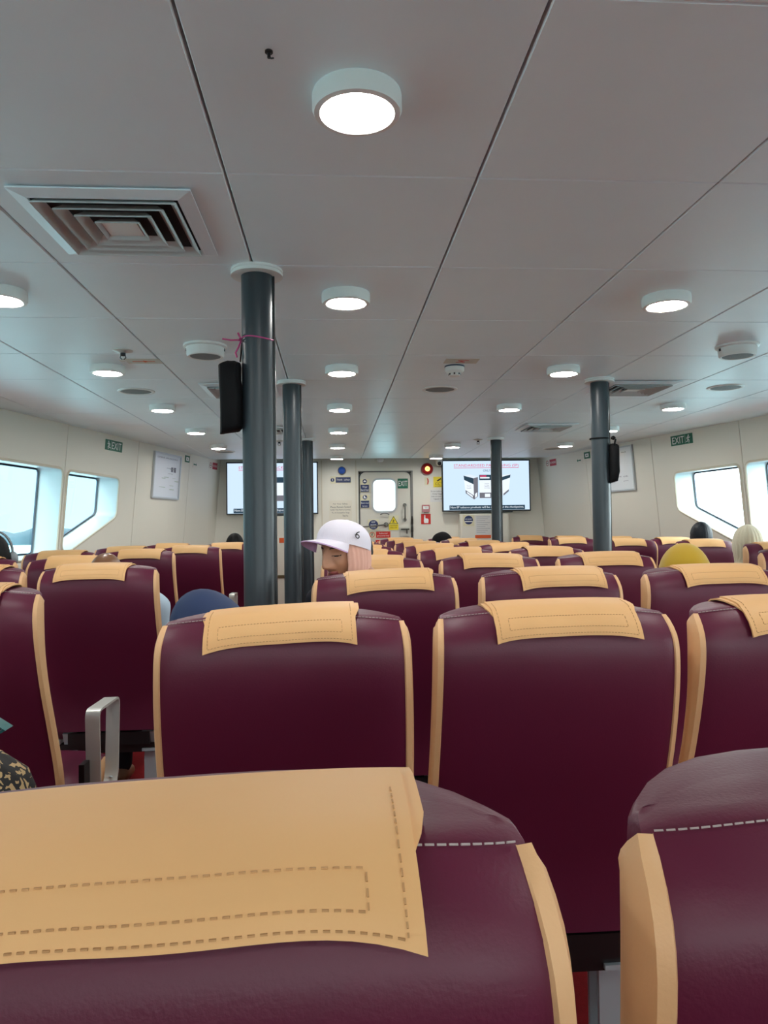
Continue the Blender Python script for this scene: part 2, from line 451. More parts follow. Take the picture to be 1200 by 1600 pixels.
mb = MB().tube([(.653 + .055*cos(radians(a)), YF - .02 - .02*sin(radians(a)), EYE + .135 + .028*sin(radians(a))) for a in range(15, 166, 15)], .008); mb.build('grab_handle', mat('grab_grey', rgb(130, 132, 132), .4, metal=.4), door, 60)
mb = MB().tube([(.355, YF - .055, EYE - .008), (.50, YF - .05, EYE + .0), (.66, YF - .045, EYE + .016)], [.007, .009, .011]); mb.lathe([(0, 0), (.03, 0), (.03, .03), (.018, .045), (0, .045)], 20, (.668, YF + .002, EYE + .017), Matrix.Rotation(radians(90), 3, 'X').to_4x4()); mb.build('door_lever', mat('dull_steel', rgb(118, 116, 110), .35, metal=.7), door, 50)
mb = MB().tube([(.907, YF - .01, EYE + .262), (.907, YF - .05, EYE + .25), (.909, YF - .05, EYE + .09), (.909, YF - .01, EYE + .075)], .009)
for z in (.262, .075): mb.lathe([(0, 0), (.024, 0), (.024, .012), (0, .012)], 18, (.908, YF + .004, EYE + z), Matrix.Rotation(radians(90), 3, 'X').to_4x4())
mb.build('pull_handle', bpy.data.materials['dull_steel'], door, 50)
mb = MB().box((.845, YF - .012, EYE - .13), (.965, YF + .004, EYE - .015)); mb.build('lock_plate', mat('lock_plate', rgb(200, 198, 186), .4), door)
mb = MB().box((.855, YF - .035, EYE - .052), (.962, YF - .012, EYE - .035)); mb.box((.925, YF - .03, EYE - .10), (.938, YF - .012, EYE - .05)); mb.build('lock_bolt', mat('bolt_dark', rgb(60, 58, 52), .4, metal=.5), door)
mb = MB()
for z in (EYE - .08, EYE + .02, EYE - .9, EYE - .8): mb.tube([(1.0, YF - .018, z), (1.0, YF - .018, z + .07)], .014)
mb.box((.995, YF - .02, EYE - .14), (1.007, YF - .006, EYE + .12)); mb.build('door_hinge', mat('hinge_dark', rgb(52, 48, 44), .4, metal=.5), door, 40)

# ------------------------------------------------------------------ signs
def plate(name, label, M, w, h, m, cat='sign', th=.003, r=None):
    P = rrect(-w/2, -h/2, w/2, h/2, r) if r else rect(-w/2, -h/2, w/2, h/2)
    return tag(MB().prism(P, 0, th).build(name, m, None, 0, M), label, cat)
def runner(parent, x, y, s, m, z=.0042, flip=1):
    """running-man pictogram"""
    mb = MB()
    def limb(pts, t):
        for a, b in zip(pts, pts[1:]):
            a, b = Vector(a), Vector(b); d = (b-a).normalized(); nn = Vector((-d.y, d.x))*t/2
            mb.prism([(x+flip*p.x*s, y+p.y*s) for p in (a-nn-d*t*.4, b-nn+d*t*.4, b+nn+d*t*.4, a+nn-d*t*.4)], z-.0004, z)
    mb.prism([(x+flip*(.05+.09*cos(t*pi/6))*s, y+(.36+.09*sin(t*pi/6))*s) for t in range(12)], z-.0004, z)
    limb([(0, .22), (-.06, -.04)], .15); limb([(0, .2), (.16, .1), (.26, .18)], .07); limb([(-.02, .2), (-.2, .16), (-.26, .02)], .07)
    limb([(-.05, -.05), (.12, -.16), (.06, -.38)], .09); limb([(-.07, -.05), (-.14, -.24), (-.34, -.26)], .09)
    return mb.build('running_figure', m, parent)
def arrow(parent, x, y, s, m, d=1, z=.0042):
    P = [(-.5, -.1), (.05, -.1), (.05, -.34), (.5, 0), (.05, .34), (.05, .1), (-.5, .1)]
    return flat('arrow', [(x + d*a*s, y + b*s) for a, b in P], m, parent, z)
Z1 = .0042
# door signs
s = plate('exit_sign', 'green EXIT sign at the top right of the front door', FB(.889, EYE + .535), .13, .124, MT['sign_green']); text('EXIT', s, 0, 0, .066, MT['sign_white'], Z1, .112)
s = plate('safety_sticker', 'upper blue hard hat sticker beside the pane of the front door', FB(.407, EYE + .51), .118, .168, MT['cream'])
flat('blue_circle', disc(0, .055, .028), MT['sign_blue'], s, Z1); flat('hat_symbol', [(-.018, .048), (.018, .048), (.018, .054), (.012, .056), (.009, .068), (-.009, .068), (-.012, .056), (-.018, .054)], MT['sign_white'], s, Z1 + .0005)
flat('blue_field', rect(-.053, -.078, .053, .012), MT['sign_blue'], s, Z1); text('Wear', s, 0, -.013, .026, MT['sign_white'], Z1 + .0005, .066); text('hard hat', s, 0, -.052, .028, MT['sign_white'], Z1 + .0005, .094)
s = plate('safety_sticker', 'lower blue safety boots sticker beside the pane of the front door', FB(.407, EYE + .31), .118, .168, MT['cream'])
flat('blue_circle', disc(0, .055, .028), MT['sign_blue'], s, Z1); flat('boot_symbol', [(-.016, .04), (.018, .04), (.018, .05), (.002, .056), (.002, .074), (-.016, .074)], MT['sign_white'], s, Z1 + .0005)
flat('blue_field', rect(-.053, -.078, .053, .012), MT['sign_blue'], s, Z1); text('Boots must', s, 0, -.017, .024, MT['sign_white'], Z1 + .0005, .096); text('be worn', s, 0, -.054, .02, MT['sign_white'], Z1 + .0005, .062)
s = plate('round_notice', 'square cream sticker with a navy circle behind the door lever', FB(.510, EYE + .017), .136, .136, MT['cream'])
flat('blue_circle', disc(0, 0, .06), MT['sign_blue'], s, Z1)
for k, t in enumerate(('KEEP', 'DOOR', 'CLOSED')): text(t, s, 0, .034 - .034*k, .018, MT['sign_white'], Z1 + .0005, (.05, .07, .06)[k])
s = plate('caution_sign', 'yellow caution triangle sticker low on the front door', FB(.765, EYE + .038), .127, .185, MT['cream'])
flat('yellow_triangle', [(-.058, -.012), (.058, -.012), (0, .088)], MT['sign_black'], s, Z1); flat('yellow_field', [(-.047, -.006), (.047, -.006), (0, .076)], MT['sign_yellow'], s, Z1 + .0005)
runner(s, 0, .02, .055, MT['sign_black'], Z1 + .0011)
flat('yellow_plate', rect(-.06, -.088, .06, -.016), MT['sign_yellow'], s, Z1); text('CAUTION', s, 0, -.033, .018, MT['sign_black'], Z1 + .0005, .09); text('MIND STEP', s, 0, -.060, .018, MT['sign_black'], Z1 + .0005, .086)
s = plate('red_sign', 'red authorised personnel sign with a round prohibition symbol on the door', FB(.592, EYE - .108), .275, .086, MT['cream'])
flat('red_field', rect(-.052, -.04, .13, .04), MT['sign_red'], s, Z1); text('Authorised', s, .039, .016, .018, MT['sign_white'], Z1 + .0005, .105); text('personnel only', s, .039, -.016, .02, MT['sign_white'], Z1 + .0005, .15)
mb = ring(MB(), -.1, 0, .026, .034, Z1 - .0004, Z1); mb.build('prohibition_ring', MT['sign_red'], s); runner(s, -.1, 0, .05, MT['sign_black'], Z1 + .0003)
s = plate('red_sign', 'second red sign under the authorised personnel sign, mostly behind the seats', FB(.63, EYE - .215), .19, .082, MT['sign_red']); text('Mind your step', s, 0, .012, .02, MT['sign_white'], Z1, .15)
# bulkhead signs left of the door
s = plate('mandatory_sign', 'white strip with navy exclamation circle and navy Think safety plate', FB(.108, EYE + .586), .262, .09, MT['cream'])
flat('blue_circle', disc(-.106, 0, .024), MT['sign_blue'], s, Z1); flat('exclamation_mark', rect(-.110, -.006, -.102, .018), MT['sign_white'], s, Z1 + .0005); flat('exclamation_dot', rect(-.110, -.017, -.102, -.010), MT['sign_white'], s, Z1 + .0005)
flat('blue_field', rect(-.066, -.034, .122, .034), MT['sign_blue'], s, Z1); text('Think  safety', s, .028, 0, .028, MT['sign_white'], Z1 + .0005, .166)
s = plate('safety_notice', 'pale paper notice For Your Safety left of the door', FB(.098, EYE + .155), .285, .34, mat('notice_paper', rgb(226, 220, 204), .6), th=.002)
for k, t in enumerate(('For Your Safety', 'Please Remain Seated', 'Until The Ferry Comes', 'To A Complete Stop', 'Thank You')):
    text(t, s, 0 if k < 4 else .06, .128 - .037*k, .023, MT['ink2'], .003, (.18, .25, .25, .22, .07)[k])
text('Terima Kasih', s, .0, -.085, .015, MT['ink'], .003, .2)
# right of the door
s = plate('camera_warning', 'yellow CCTV sign partly behind the right television', FB(1.36, EYE + .55), .164, .135, MT['sign_yellow']); flat('camera_symbol', [(-.04, .018), (-.03, .006), (.02, .036), (.012, .05)], MT['sign_black'], s, Z1); text('CCTV', s, .004, -.024, .034, MT['sign_black'], Z1, .125); text('IN OPERATION', s, .004, -.054, .014, MT['sign_black'], Z1, .125)
s = plate('safety_notice', 'small white text notice beside the lower left of right television', FB(1.345, EYE + .375), .22, .155, MT['paper'], th=.002)
for k, t in enumerate(('For your comfort and safety', 'keep luggage', 'under your seats or in the', 'luggage racks')): text(t, s, 0, .055 - .032*k, .02, MT['ink2'], .003, (.2, .16, .19, .13)[k])
s = plate('call_point', 'dark red fire call point box right of the door', FB(1.174, EYE + .216), .096, .092, MT['red_plastic'], 'alarm', .035, .008); flat('white_window', rect(-.034, -.008, .034, .026), MT['sign_white'], s, .0362); text('PRESS', s, 0, .009, .012, MT['ink2'], .0368)
s = plate('fire_alarm_sign', 'square red sign with a white pressing hand below call point', FB(1.176, EYE + .082), .122, .13, MT['sign_red'])
flat('hand_symbol', [(-.022, -.052), (.03, -.052), (.034, -.01), (.022, .006), (-.006, .01), (-.008, .05), (-.02, .052), (-.024, .0), (-.028, -.02)], MT['sign_white'], s, Z1)
s = plate('alarm_sticker', 'small sticker with a red crescent under red siren', FB(1.195, EYE + .56), .056, .1, MT['cream']); flat('red_crescent', [(.0, -.045), (.018, -.03), (.024, 0), (.018, .03), (.0, .045), (.008, .0)], MT['sign_red'], s, Z1)
# siren lights, camera
RX = Matrix.Rotation(radians(90), 4, 'X')
s = tag(MB().lathe([(0, 0), (.074, 0), (.078, .02), (.07, .05), (.05, .062), (.034, .066), (0, .066)], 32).build('siren_light', MT['red_plastic'], None, 40, Matrix.Translation((1.197, YF, EYE + .714)) @ RX), 'round red siren with lit yellow lamp right of the door', 'alarm light')
MB().lathe([(0, .066), (.03, .066), (.026, .082), (.012, .088), (0, .088)], 24).build('lamp_lens', emat('siren_glow', (1, .62, .1, 1), 2.2), s, 60)
MB().lathe([(0, .088), (.009, .088), (.007, .092), (0, .092)], 16).build('lamp_bulb', emat('siren_bulb', (.55, .35, .02, 1), 1), s, 60)
s = tag(MB().lathe([(0, 0), (.05, 0), (.052, .02), (.046, .035), (0, .035)], 28).build('signal_light', mat('navy_plastic', rgb(22, 34, 72), .3), None, 40, Matrix.Translation((.12, YF, EYE + .703)) @ RX), 'round blue signal light above Think safety sign', 'signal light')
MB().lathe([(.042, .035), (.036, .055), (.02, .066), (0, .07)], 24).build('lamp_lens', mat('blue_lens', rgb(24, 60, 140), .12, coat=.5, emit=rgb(50, 120, 240), estr=.06), s, 60)
s = tag(MB().lathe([(0, 0), (.042, 0), (.042, .03), (.0, .03)], 24).build('security_camera', MT['white'], None, 40, frame((1.338, YF - .11, CEIL - .0), (1, 0, 0), (0, -1, 0)) ), 'white dome security camera under ceiling right of the door', 'camera')
MB().lathe([(.04, .03), (.04, .055), (.03, .075), (.015, .085), (0, .087)], 24).build('camera_housing', MT['white'], s, 50)
MB().lathe([(0, 0), (.024, 0), (.024, .012), (0, .014)], 20).build('camera_lens', MT['black'], s, 40, Matrix.Translation((0, .034, .058)) @ Matrix.Rotation(radians(-80), 4, 'X'))
s = tag(MB().lathe([(0, 0), (.045, 0), (.045, .01), (.03, .03), (0, .035)], 24).build('ceiling_sensor', MT['white'], None, 40, frame((.6, YF - .12, CEIL), (1, 0, 0), (0, -1, 0))), 'small white dome sensor on the ceiling above front door', 'sensor')
# wall signs, left and right
def WF(side, s_, zr): return wall_frame(side, s_, EYE + zr)
for side, sy, zz, lab in ((-1, 6.70, .742, 'green EXIT sign with running figure on the left wall'), (1, 6.56, .757, 'green EXIT sign with running figure on the right wall')):
    s = plate('exit_sign', lab, WF(side, sy, zz), .30, .092, MT['sign_green'])
    text('EXIT', s, -.045*side, 0, .062, MT['sign_white'], Z1, .165); runner(s, .095*side, -.002, .085, MT['sign_white'], Z1, side)
    flat('divider', rect(.052*side - .001, -.04, .052*side + .001, .04), MT['sign_white'], s, Z1)
for side, d, nm in ((-1, 0, 'left'), (1, -.15, 'right')):
    s = plate('escape_sign', 'small green framed escape sign high on the %s wall' % nm, WF(side, 8.29 + d, .768), .125, .075, MT['sign_green']); flat('white_door', rect(-.035, -.02, .035, .02), MT['sign_white'], s, Z1); arrow(s, .0, 0, .034, MT['sign_green'], -side, Z1 + .0005)
    s = plate('arrow_sign', 'tiny green direction arrow sticker high on the %s wall' % nm, WF(side, 8.505 + d*1.3, .725), .11, .06, MT['wall']); arrow(s, -.022*side, 0, .055, MT['sign_green'], -side); flat('green_dash', rect(.022*side - .016, -.008, .022*side + .016, .008), MT['sign_green'], s, Z1)
    s = plate('no_smoking_sign', 'red no smoking sign in the front corner of the %s wall' % nm, WF(side, 9.06 + d*.7, .755), .27, .085, MT['wall'], 'sign')
    flat('red_field', rect(-.03, -.04, .13, .04), MT['sign_crimson'], s, Z1); text('NO SMOKING', s, .05, 0, .026, MT['sign_white'], Z1 + .0005, .14)
    ring(MB(), -.09, 0, .026, .034, Z1 - .0004, Z1).build('prohibition_ring', MT['sign_crimson'], s); flat('cigarette', rect(-.108, -.004, -.072, .004), MT['sign_black'], s, Z1)
# framed plan left, whiteboard right
def framed(name, label, M, w, h, face, cat):
    r = tag(MB().prism(rect(-w/2, -h/2, w/2, h/2), 0, .012).build(name, face, None, 0, M), label, cat)
    mb = MB()
    for a in (rect(-w/2-.012, -h/2-.012, -w/2+.004, h/2+.012), rect(w/2-.004, -h/2-.012, w/2+.012, h/2+.012), rect(-w/2, -h/2-.012, w/2, -h/2+.004), rect(-w/2, h/2-.004, w/2, h/2+.012)): mb.prism(a, 0, .022)
    mb.build('frame', MT['alu'], r); return r
s = framed('deck_plan', 'white framed deck plan poster on the left wall', WF(-1, 7.79, .545), .62, .445, mat('plan_paper', rgb(216, 222, 232), .35, coat=.2), 'poster')
rnd = random.Random(3)
for k in range(3): flat('printed_block', rect(.02 + .07*k, .05, .07 + .07*k, .10), MT['ink'], s, .0126) if k else None
for k in range(12):
    x = -.24 + .5*rnd.random(); y = -.18 + .28*rnd.random(); w = .05 + .1*rnd.random(); h = .008 + .02*rnd.random()
    flat('printed_line', rect(x, y, min(x + w, .29), y + h*.35), mat('plan_ink', rgb(186 + rnd.randint(-20, 15), 186, 178), .5) if k < 2 else MT['ink'] if k % 4 == 0 else bpy.data.materials['plan_ink'], s, .0126)
text('GENERAL ARRANGEMENT', s, .0, .185, .016, MT['ink'], .0128, .5)
s = framed('whiteboard', 'whiteboard with marker notes behind the right pillar on right wall', WF(1, 7.60, .565), .60, .44, MT['board'], 'whiteboard')
for k in range(7):
    for j in range(4):
        if rnd.random() < .75: text(rnd.choice(['on watch', 'crew', '08:30', 'ok', 'deck', 'port', 'engine']), s, -.20 + .12*j, .17 - .05*k, .016, MT['ink2'] if k < 2 else MT['ink'], .0128, .06 + .03*rnd.random())

# ------------------------------------------------------------------ TVs and cabinets
S_bg = emat('screen_blue_white', (.60, .76, .93, 1), TV_EMIT*1.05); S_red = emat('screen_red', (.72, .06, .16, 1), TV_EMIT); S_dark = emat('screen_dark', (.03, .06, .09, 1), TV_EMIT)
S_white = emat('screen_white', (.85, .92, 1, 1), TV_EMIT); S_grey = emat('screen_grey', (.17, .17, .2, 1), TV_EMIT); S_lite = emat('screen_pale', (.74, .84, .95, 1), TV_EMIT)
def television(label, x, z, y, yaw, tilt):
    M = Matrix.Translation((x, y, z)) @ Matrix.Rotation(yaw, 4, 'Z') @ Matrix.Rotation(radians(90) + tilt, 4, 'X')
    w, h = 1.125, .65
    t = tag(MB().prism(rrect(-w/2, -h/2, w/2, h/2, .006, 2), -.05, 0).build('television', MT['black'], None, 0, M), label, 'television')
    sw, sh = 1.095, .618
    flat('screen', rect(-sw/2, -sh/2, sw/2, sh/2), S_bg, t, .001, .0005)
    X = lambda f: (f - 60)/1080*sw - sw/2
    Y = lambda f: sh/2 - (f - 90)/610*sh
    text('STANDARDISED PACKAGING (SP)', t, (X(195)+X(1010))/2, Y(150), .044, S_red, .002, X(1010) - X(195)); flat('title_underline', rect(X(195), Y(178), X(1010), Y(172)), S_red, t, .002)
    text('ONLY', t, X(608), Y(210), .03, S_dark, .002, .095)
    # three packets, drawn on the slide
    def packet(pts_front, pts_side, pts_top, band, foot):
        flat('packet_front', [(X(a), Y(b)) for a, b in pts_front], S_white, t, .002)
        if pts_side: flat('packet_side', [(X(a), Y(b)) for a, b in pts_side], S_grey, t, .002)
        if pts_top: flat('packet_top', [(X(a), Y(b)) for a, b in pts_top], S_lite, t, .002)
        flat('packet_band', [(X(a), Y(b)) for a, b in band], S_dark, t, .0026); flat('packet_foot', [(X(a), Y(b)) for a, b in foot], S_grey, t, .0026)
    packet([(315, 272), (437, 305), (442, 570), (338, 490)], [(437, 305), (495, 290), (492, 530), (442, 570)], [(315, 272), (395, 256), (495, 290), (437, 305)], [(315, 272), (437, 305), (438, 380), (322, 325)], [(336, 450), (441, 520), (442, 568), (338, 490)])
    flat('packet_label', [(X(a), Y(b)) for a, b in ((352, 470), (425, 520), (426, 545), (354, 490))], S_white, t, .003); flat('packet_label', [(X(a), Y(b)) for a, b in ((455, 500), (482, 480), (482, 530), (455, 550))], S_white, t, .003)
    packet([(512, 262), (770, 262), (770, 555), (512, 555)], None, None, [(512, 262), (770, 262), (770, 330), (512, 330)], [(512, 485), (770, 485), (770, 553), (512, 553)])
    flat('packet_label', rect(X(578), Y(540), X(645), Y(498)), S_white, t, .003); flat('packet_mark', rect(X(522), Y(285), X(600), Y(270)), S_red, t, .003); flat('packet_mark', rect(X(522), Y(308), X(640), Y(290)), S_white, t, .003)
    packet([(800, 270), (905, 258), (880, 470), (800, 525)], [(790, 300), (800, 270), (800, 525), (790, 500)], None, [(800, 290), (905, 262), (900, 300), (800, 335)], [(812, 500), (880, 445), (880, 470), (812, 525)])
    for k, s_ in enumerate(('Graphic', 'health', 'warning')): text(s_, t, X(605), Y(375 + 26*k), .018, S_grey, .003)
    for k, s_ in enumerate(('Graphic', 'health')): text(s_, t, X(382), Y(400 + 26*k), .016, S_grey, .003)
    flat('caption_bar', rect(X(132), Y(697), X(1080), Y(640)), S_dark, t, .002); text('Non-SP tobacco products will be disposed at the checkpoints.', t, X(606), Y(668), .034, S_white, .003, X(1068) - X(145))
    mb = MB().box((-.33, -h/2 - .016, -.04), (.33, -h/2, -.004)); mb.build('speaker_bar', MT['black'], t)
    d = (YF - y)
    mb = MB().box((-.2, -.15, -.05 - max(.02, d - .06)), (.2, .15, -.05)); mb.build('wall_bracket', MT['black'], t)
    return t
tvl = television('left wall-mounted television, crossed by the dark pillars', -.74, EYE + .485, 9.19, 0, -.02)
tvr = television('right wall-mounted television, crossed by one thin pillar', 1.935, EYE + .495, 9.19, 0, -.02)

def cabinet(label, x0, x1, zt, y0):
    c = tag(MB().box((x0, y0, 0), (x1, YF - .002, zt - .012)).build('cabinet', MT['wall']), label, 'cabinet')
    MB().box((x0 + .012, y0 - .012, .1), (x1 - .012, y0, zt - .03)).build('cabinet_door', MT['wall'], c); return c
cr_ = cabinet('cream equipment cabinet below the right television', 1.59, 2.2, EYE + .15, 9.14)
cl_ = cabinet('cream equipment cabinet below the left television', -1.0, -.34, EYE + .15, 9.14)
MB().box((-.70, 9.115, EYE - .62), (-.56, 9.128, EYE - .585)).build('recessed_handle', mat('brass_handle', rgb(110, 98, 70), .4, metal=.6), cl_)
CF = lambda x, z: frame((x, 9.128, z), (1, 0, 0), (0, 0, 1))
s = plate('round_notice', 'cream sticker with a navy circle below the right television', CF(1.69, EYE + .055), .138, .138, MT['cream']); flat('blue_circle', disc(0, .006, .055), MT['sign_blue'], s, Z1); flat('white_band', rect(-.05, -.018, .05, -.008), MT['sign_white'], s, Z1 + .0005); text('NO ENTRY', s, 0, .016, .018, MT['sign_white'], Z1 + .0005, .09)
s = plate('paper_notice', 'pale typed paper sheet on the cabinet below right television', CF(1.875, EYE - .005), .195, .24, MT['paper'], 'notice', .0015)
for k in range(9): flat('typed_line', rect(-.085, .10 - .024*k, .085 - .03*(k % 3), .106 - .024*k), mat('typed_grey', rgb(170, 172, 178), .7) if k == 0 else bpy.data.materials['typed_grey'], s, .0022)
plate('orange_label', 'orange label strip under the typed sheet on right cabinet', CF(1.87, EYE - .148), .2, .042, MT['orange'], 'label')
plate('orange_label', 'small orange label on the left cabinet between two pillars', CF(-.615, EYE - .16), .085, .06, MT['orange'], 'label')

# ------------------------------------------------------------------ ceiling fittings
DN = Matrix.Rotation(pi, 4, 'X')     # local z points down
def down(x, y, rz=0): return Matrix.Translation((x, y, CEIL)) @ Matrix.Rotation(rz, 4, 'Z') @ DN
lamp0 = thing('ceiling_lamp', 'x', 'ceiling lamp', None, 'round ceiling lamps')
MB().lathe([(0, 0), (.085, 0), (.0865, .006), (.0865, .03), (.083, .037), (.0725, .0385), (.068, .036), (.0, .036)], 48).build('lamp_rim', lamp_white, lamp0, 35)
MB().lathe([(.0675, .0362), (.05, .0375), (0, .038)], 40).build('lamp_diffuser', lamp_glow, lamp0, 60)
index_kids(lamp0)
ORD = ['nearest', 'second', 'third', 'fourth', 'fifth', 'sixth', 'seventh', 'eighth', 'ninth']
first = True
def lamp(x, y, label):
    global first
    o = lamp0 if first else copy_tree(lamp0); first = False
    o.matrix_basis = down(x, y); o['label'] = label
for k in range(7): lamp(.056, 1.41 + 1.219*k, 'round lit ceiling lamp, %s in the line straight ahead of camera' % ORD[k])
for n_, k in enumerate((1, 2, 3, 4, 5)): lamp(-1.138, 1.41 + 1.219*k, 'round lit ceiling lamp, %s in the line left of the pillars' % ORD[n_])
for n_, k in enumerate((1, 2, 3, 5, 6)): lamp(1.235, 1.41 + 1.219*k, 'round lit ceiling lamp, %s in the line right of centre' % ORD[n_])
for n_, k in enumerate((3, 4, 5)): lamp(2.40, 1.41 + 1.21*k, 'round lit ceiling lamp, %s in the line along the right wall' % ORD[n_])
for x, nm, ys in ((.056, 'straight ahead', (-1.03, -2.25)), (-1.138, 'left', (1.41, .19, -1.03, -2.25)), (1.235, 'right', (1.41, .19, -1.03, -2.25))):
    for y in ys: lamp(x, y, 'round lit ceiling lamp outside the view, %s line, %s' % (nm, {1.41: 'level with the nearest lamp', .19: 'level with the camera', -1.03: 'just behind the camera', -2.25: 'well behind the camera'}[y]))

def vent(x0, x1, y0, y1, label):
    cx, cy = (x0+x1)/2, (y0+y1)/2; S = (x1-x0)/2
    t = thing('air_vent', label, 'air vent', down(cx, cy), 'square ceiling air vents')
    def sqring(a, b, za, zb, zt=.0):
        mb = MB()
        vs = []
        for r, z in ((a, za), (b, zb), (b - .004 if b > .01 else b, zb + .0005), (a, za + .004)):
            vs += [(-r, -r, z), (r, -r, z), (r, r, z), (-r, r, z)]
        mb.add(vs, [(4*k+j, 4*k+(j+1) % 4, 4*((k+1) % 4)+(j+1) % 4, 4*((k+1) % 4)+j) for k in range(4) for j in range(4)])
        return mb
    sqring(S, S - .034, .004, .016).build('vent_frame', MT['ceiling'], t)
    MB().box((-S + .03, -S + .03, .0004), (S - .03, S - .03, .0012)).build('duct_shade_plate', MT['dark'], t)  # flat dark plate stands in for the shade inside the duct
    for k in range(4):
        a = (S - .042) * (1 - k*.225)
        sqring(a, a - .019, .021, .004).build('louvre', MT['louvre'], t)
    MB().prism(rect(-.045, -.045, .045, .045), .014, .018).build('centre_plate', MT['white'], t)
    return t
vent(-.778, -.338, 1.82, 2.25, 'large square air vent at the upper left of view')
vent(-.757, -.324, 4.27, 4.70, 'square air vent half hidden behind the nearest pillar')
vent(1.63, 2.06, 4.19, 4.62, 'square air vent beside the right pillar with the black bag')
vent(1.61, 2.04, 5.97, 6.41, 'far square air vent right of centre')
vent(-.77, -.34, 6.10, 6.52, 'distant air vent seen between the two nearest left pillars')

def flush_speaker(x, y, label):
    t = thing('ceiling_speaker', label, 'speaker', down(x, y), 'flush ceiling speakers')
    MB().lathe([(.108, 0), (.108, .004), (.10, .008), (.09, .006), (.088, .002)], 40).build('speaker_rim', MT['white'], t, 40)
    MB().lathe([(.089, .003), (.05, .005), (0, .0055)], 40).build('speaker_grille', MT['grille'], t, 60)
for x, y, l in ((-1.172, 4.53, 'flush round ceiling speaker on the left, near a lit lamp'), (.661, 4.467, 'flush round ceiling speaker near the middle, behind smoke detector'), (2.432, 4.40, 'flush round ceiling speaker at the right, above the window'), (-1.162, 8.157, 'far flush ceiling speaker by the left television'), (2.432, 8.0, 'far flush ceiling speaker by the right wall corner')): flush_speaker(x, y, l)
def drum_speaker(x, y, label):
    t = thing('ceiling_drum', label, 'speaker', down(x, y), 'white drum ceiling speakers')
    MB().lathe([(0, 0), (.098, 0), (.098, .008), (.092, .011), (.086, .012), (.083, .046), (.078, .052), (.07, .052), (.068, .05)], 40).build('drum_body', MT['white'], t, 35)
    MB().lathe([(.069, .0495), (.04, .0515), (0, .052)], 36).build('speaker_grille', MT['grille'], t, 60)
    for a in (0, pi): MB().box((.082*cos(a) - .006, -.006, .014), (.082*cos(a) + .006, .006, .026)).build('clip', MT['black'], t)
drum_speaker(-.57, 3.40, 'white drum-shaped ceiling speaker left of the nearest pillar'); drum_speaker(1.92, 3.36, 'white drum-shaped ceiling speaker at the right edge')
def sprinkler(x, y, label):
    t = thing('sprinkler', label, 'sprinkler', down(x, y), 'ceiling sprinkler heads')
    MB().lathe([(.045, 0), (.045, .003), (.02, .010), (.012, .012), (0, .012)], 28).build('escutcheon', MT['steel'], t, 40)
    mb = MB().lathe([(.012, .01), (.012, .022), (.006, .026), (0, .026)], 16)
    for sx in (-1, 1): mb.tube([(sx*.009, 0, .02), (sx*.013, 0, .034), (0, 0, .046)], .0025, 6)
    mb.build('nozzle', mat('dark_chrome', rgb(70, 72, 76), .25, metal=1) if 'dark_chrome' not in bpy.data.materials else bpy.data.materials['dark_chrome'], t, 40)
    MB().lathe([(0, .046), (.018, .046), (.018, .048), (0, .048)], 20).build('deflector', MT['steel'], t)
sprinkler(-.965, 3.50, 'sprinkler head beside an orange arrow sticker at left'); sprinkler(-.505, 7.15, 'distant sprinkler head seen between the left pillars'); sprinkler(1.424, 7.12, 'distant sprinkler head left of the thin right pillar')
t = thing('smoke_detector', 'white smoke detector below a red marked sticker', 'smoke detector', down(.645, 3.82))
MB().lathe([(0, 0), (.052, 0), (.052, .006), (.048, .008)], 32).build('detector_base', MT['gasket'], t, 40)
MB().lathe([(.05, .006), (.05, .026), (.04, .036), (.03, .038), (.03, .05), (.024, .054), (0, .055)], 32).build('detector_body', MT['white'], t, 35)
for k in range(7): a = 2*pi*k/7 + .2; MB().box((-.004, .029, .039), (.004, .0325, .048), Matrix.Rotation(a, 4, 'Z')).build('detector_slot', MT['black'], t)
s = tag(MB().prism(rect(-.085, -.05, .085, .05), 0, .0015).build('ceiling_sticker', mat('pale_sticker', rgb(206, 200, 186), .6), None, 0, down(.66, 3.70)), 'pale ceiling sticker with a red hook mark by smoke detector', 'sticker')
MB().bar([(-.025, -.02, .0025), (.02, -.012, .0025), (-.02, .018, .0025), (.035, .02, .0025)], (.0, .009, 0), .001).build('red_mark', MT['sign_red'], s)
s = tag(MB().prism(rect(-.085, -.05, .085, .05), 0, .0015).build('ceiling_sticker', bpy.data.materials['pale_sticker'], None, 0, down(-.925, 3.72)), 'pale ceiling sticker with an orange arrow by left sprinkler', 'sticker')
flat('orange_arrow', [(-.055, -.006), (.0, -.006), (.0, -.022), (.02, -.004), (.055, -.004), (.055, .006), (.02, .006), (0, .022), (0, .006), (-.055, .006)], MT['orange'], s, .0024)
s = tag(MB().lathe([(0, 0), (.007, 0), (.007, .003), (.003, .004), (.003, .012), (0, .012)], 16).build('ceiling_hook', MT['black'], None, 40, down(-.102, 1.286)), 'tiny dark hook stub on the near ceiling panel', 'hook')
MB().tube([(.0, 0, .01), (.004, .002, .014), (.008, .0, .012)], .0015, 6).build('hook_tip', MT['black'], s)

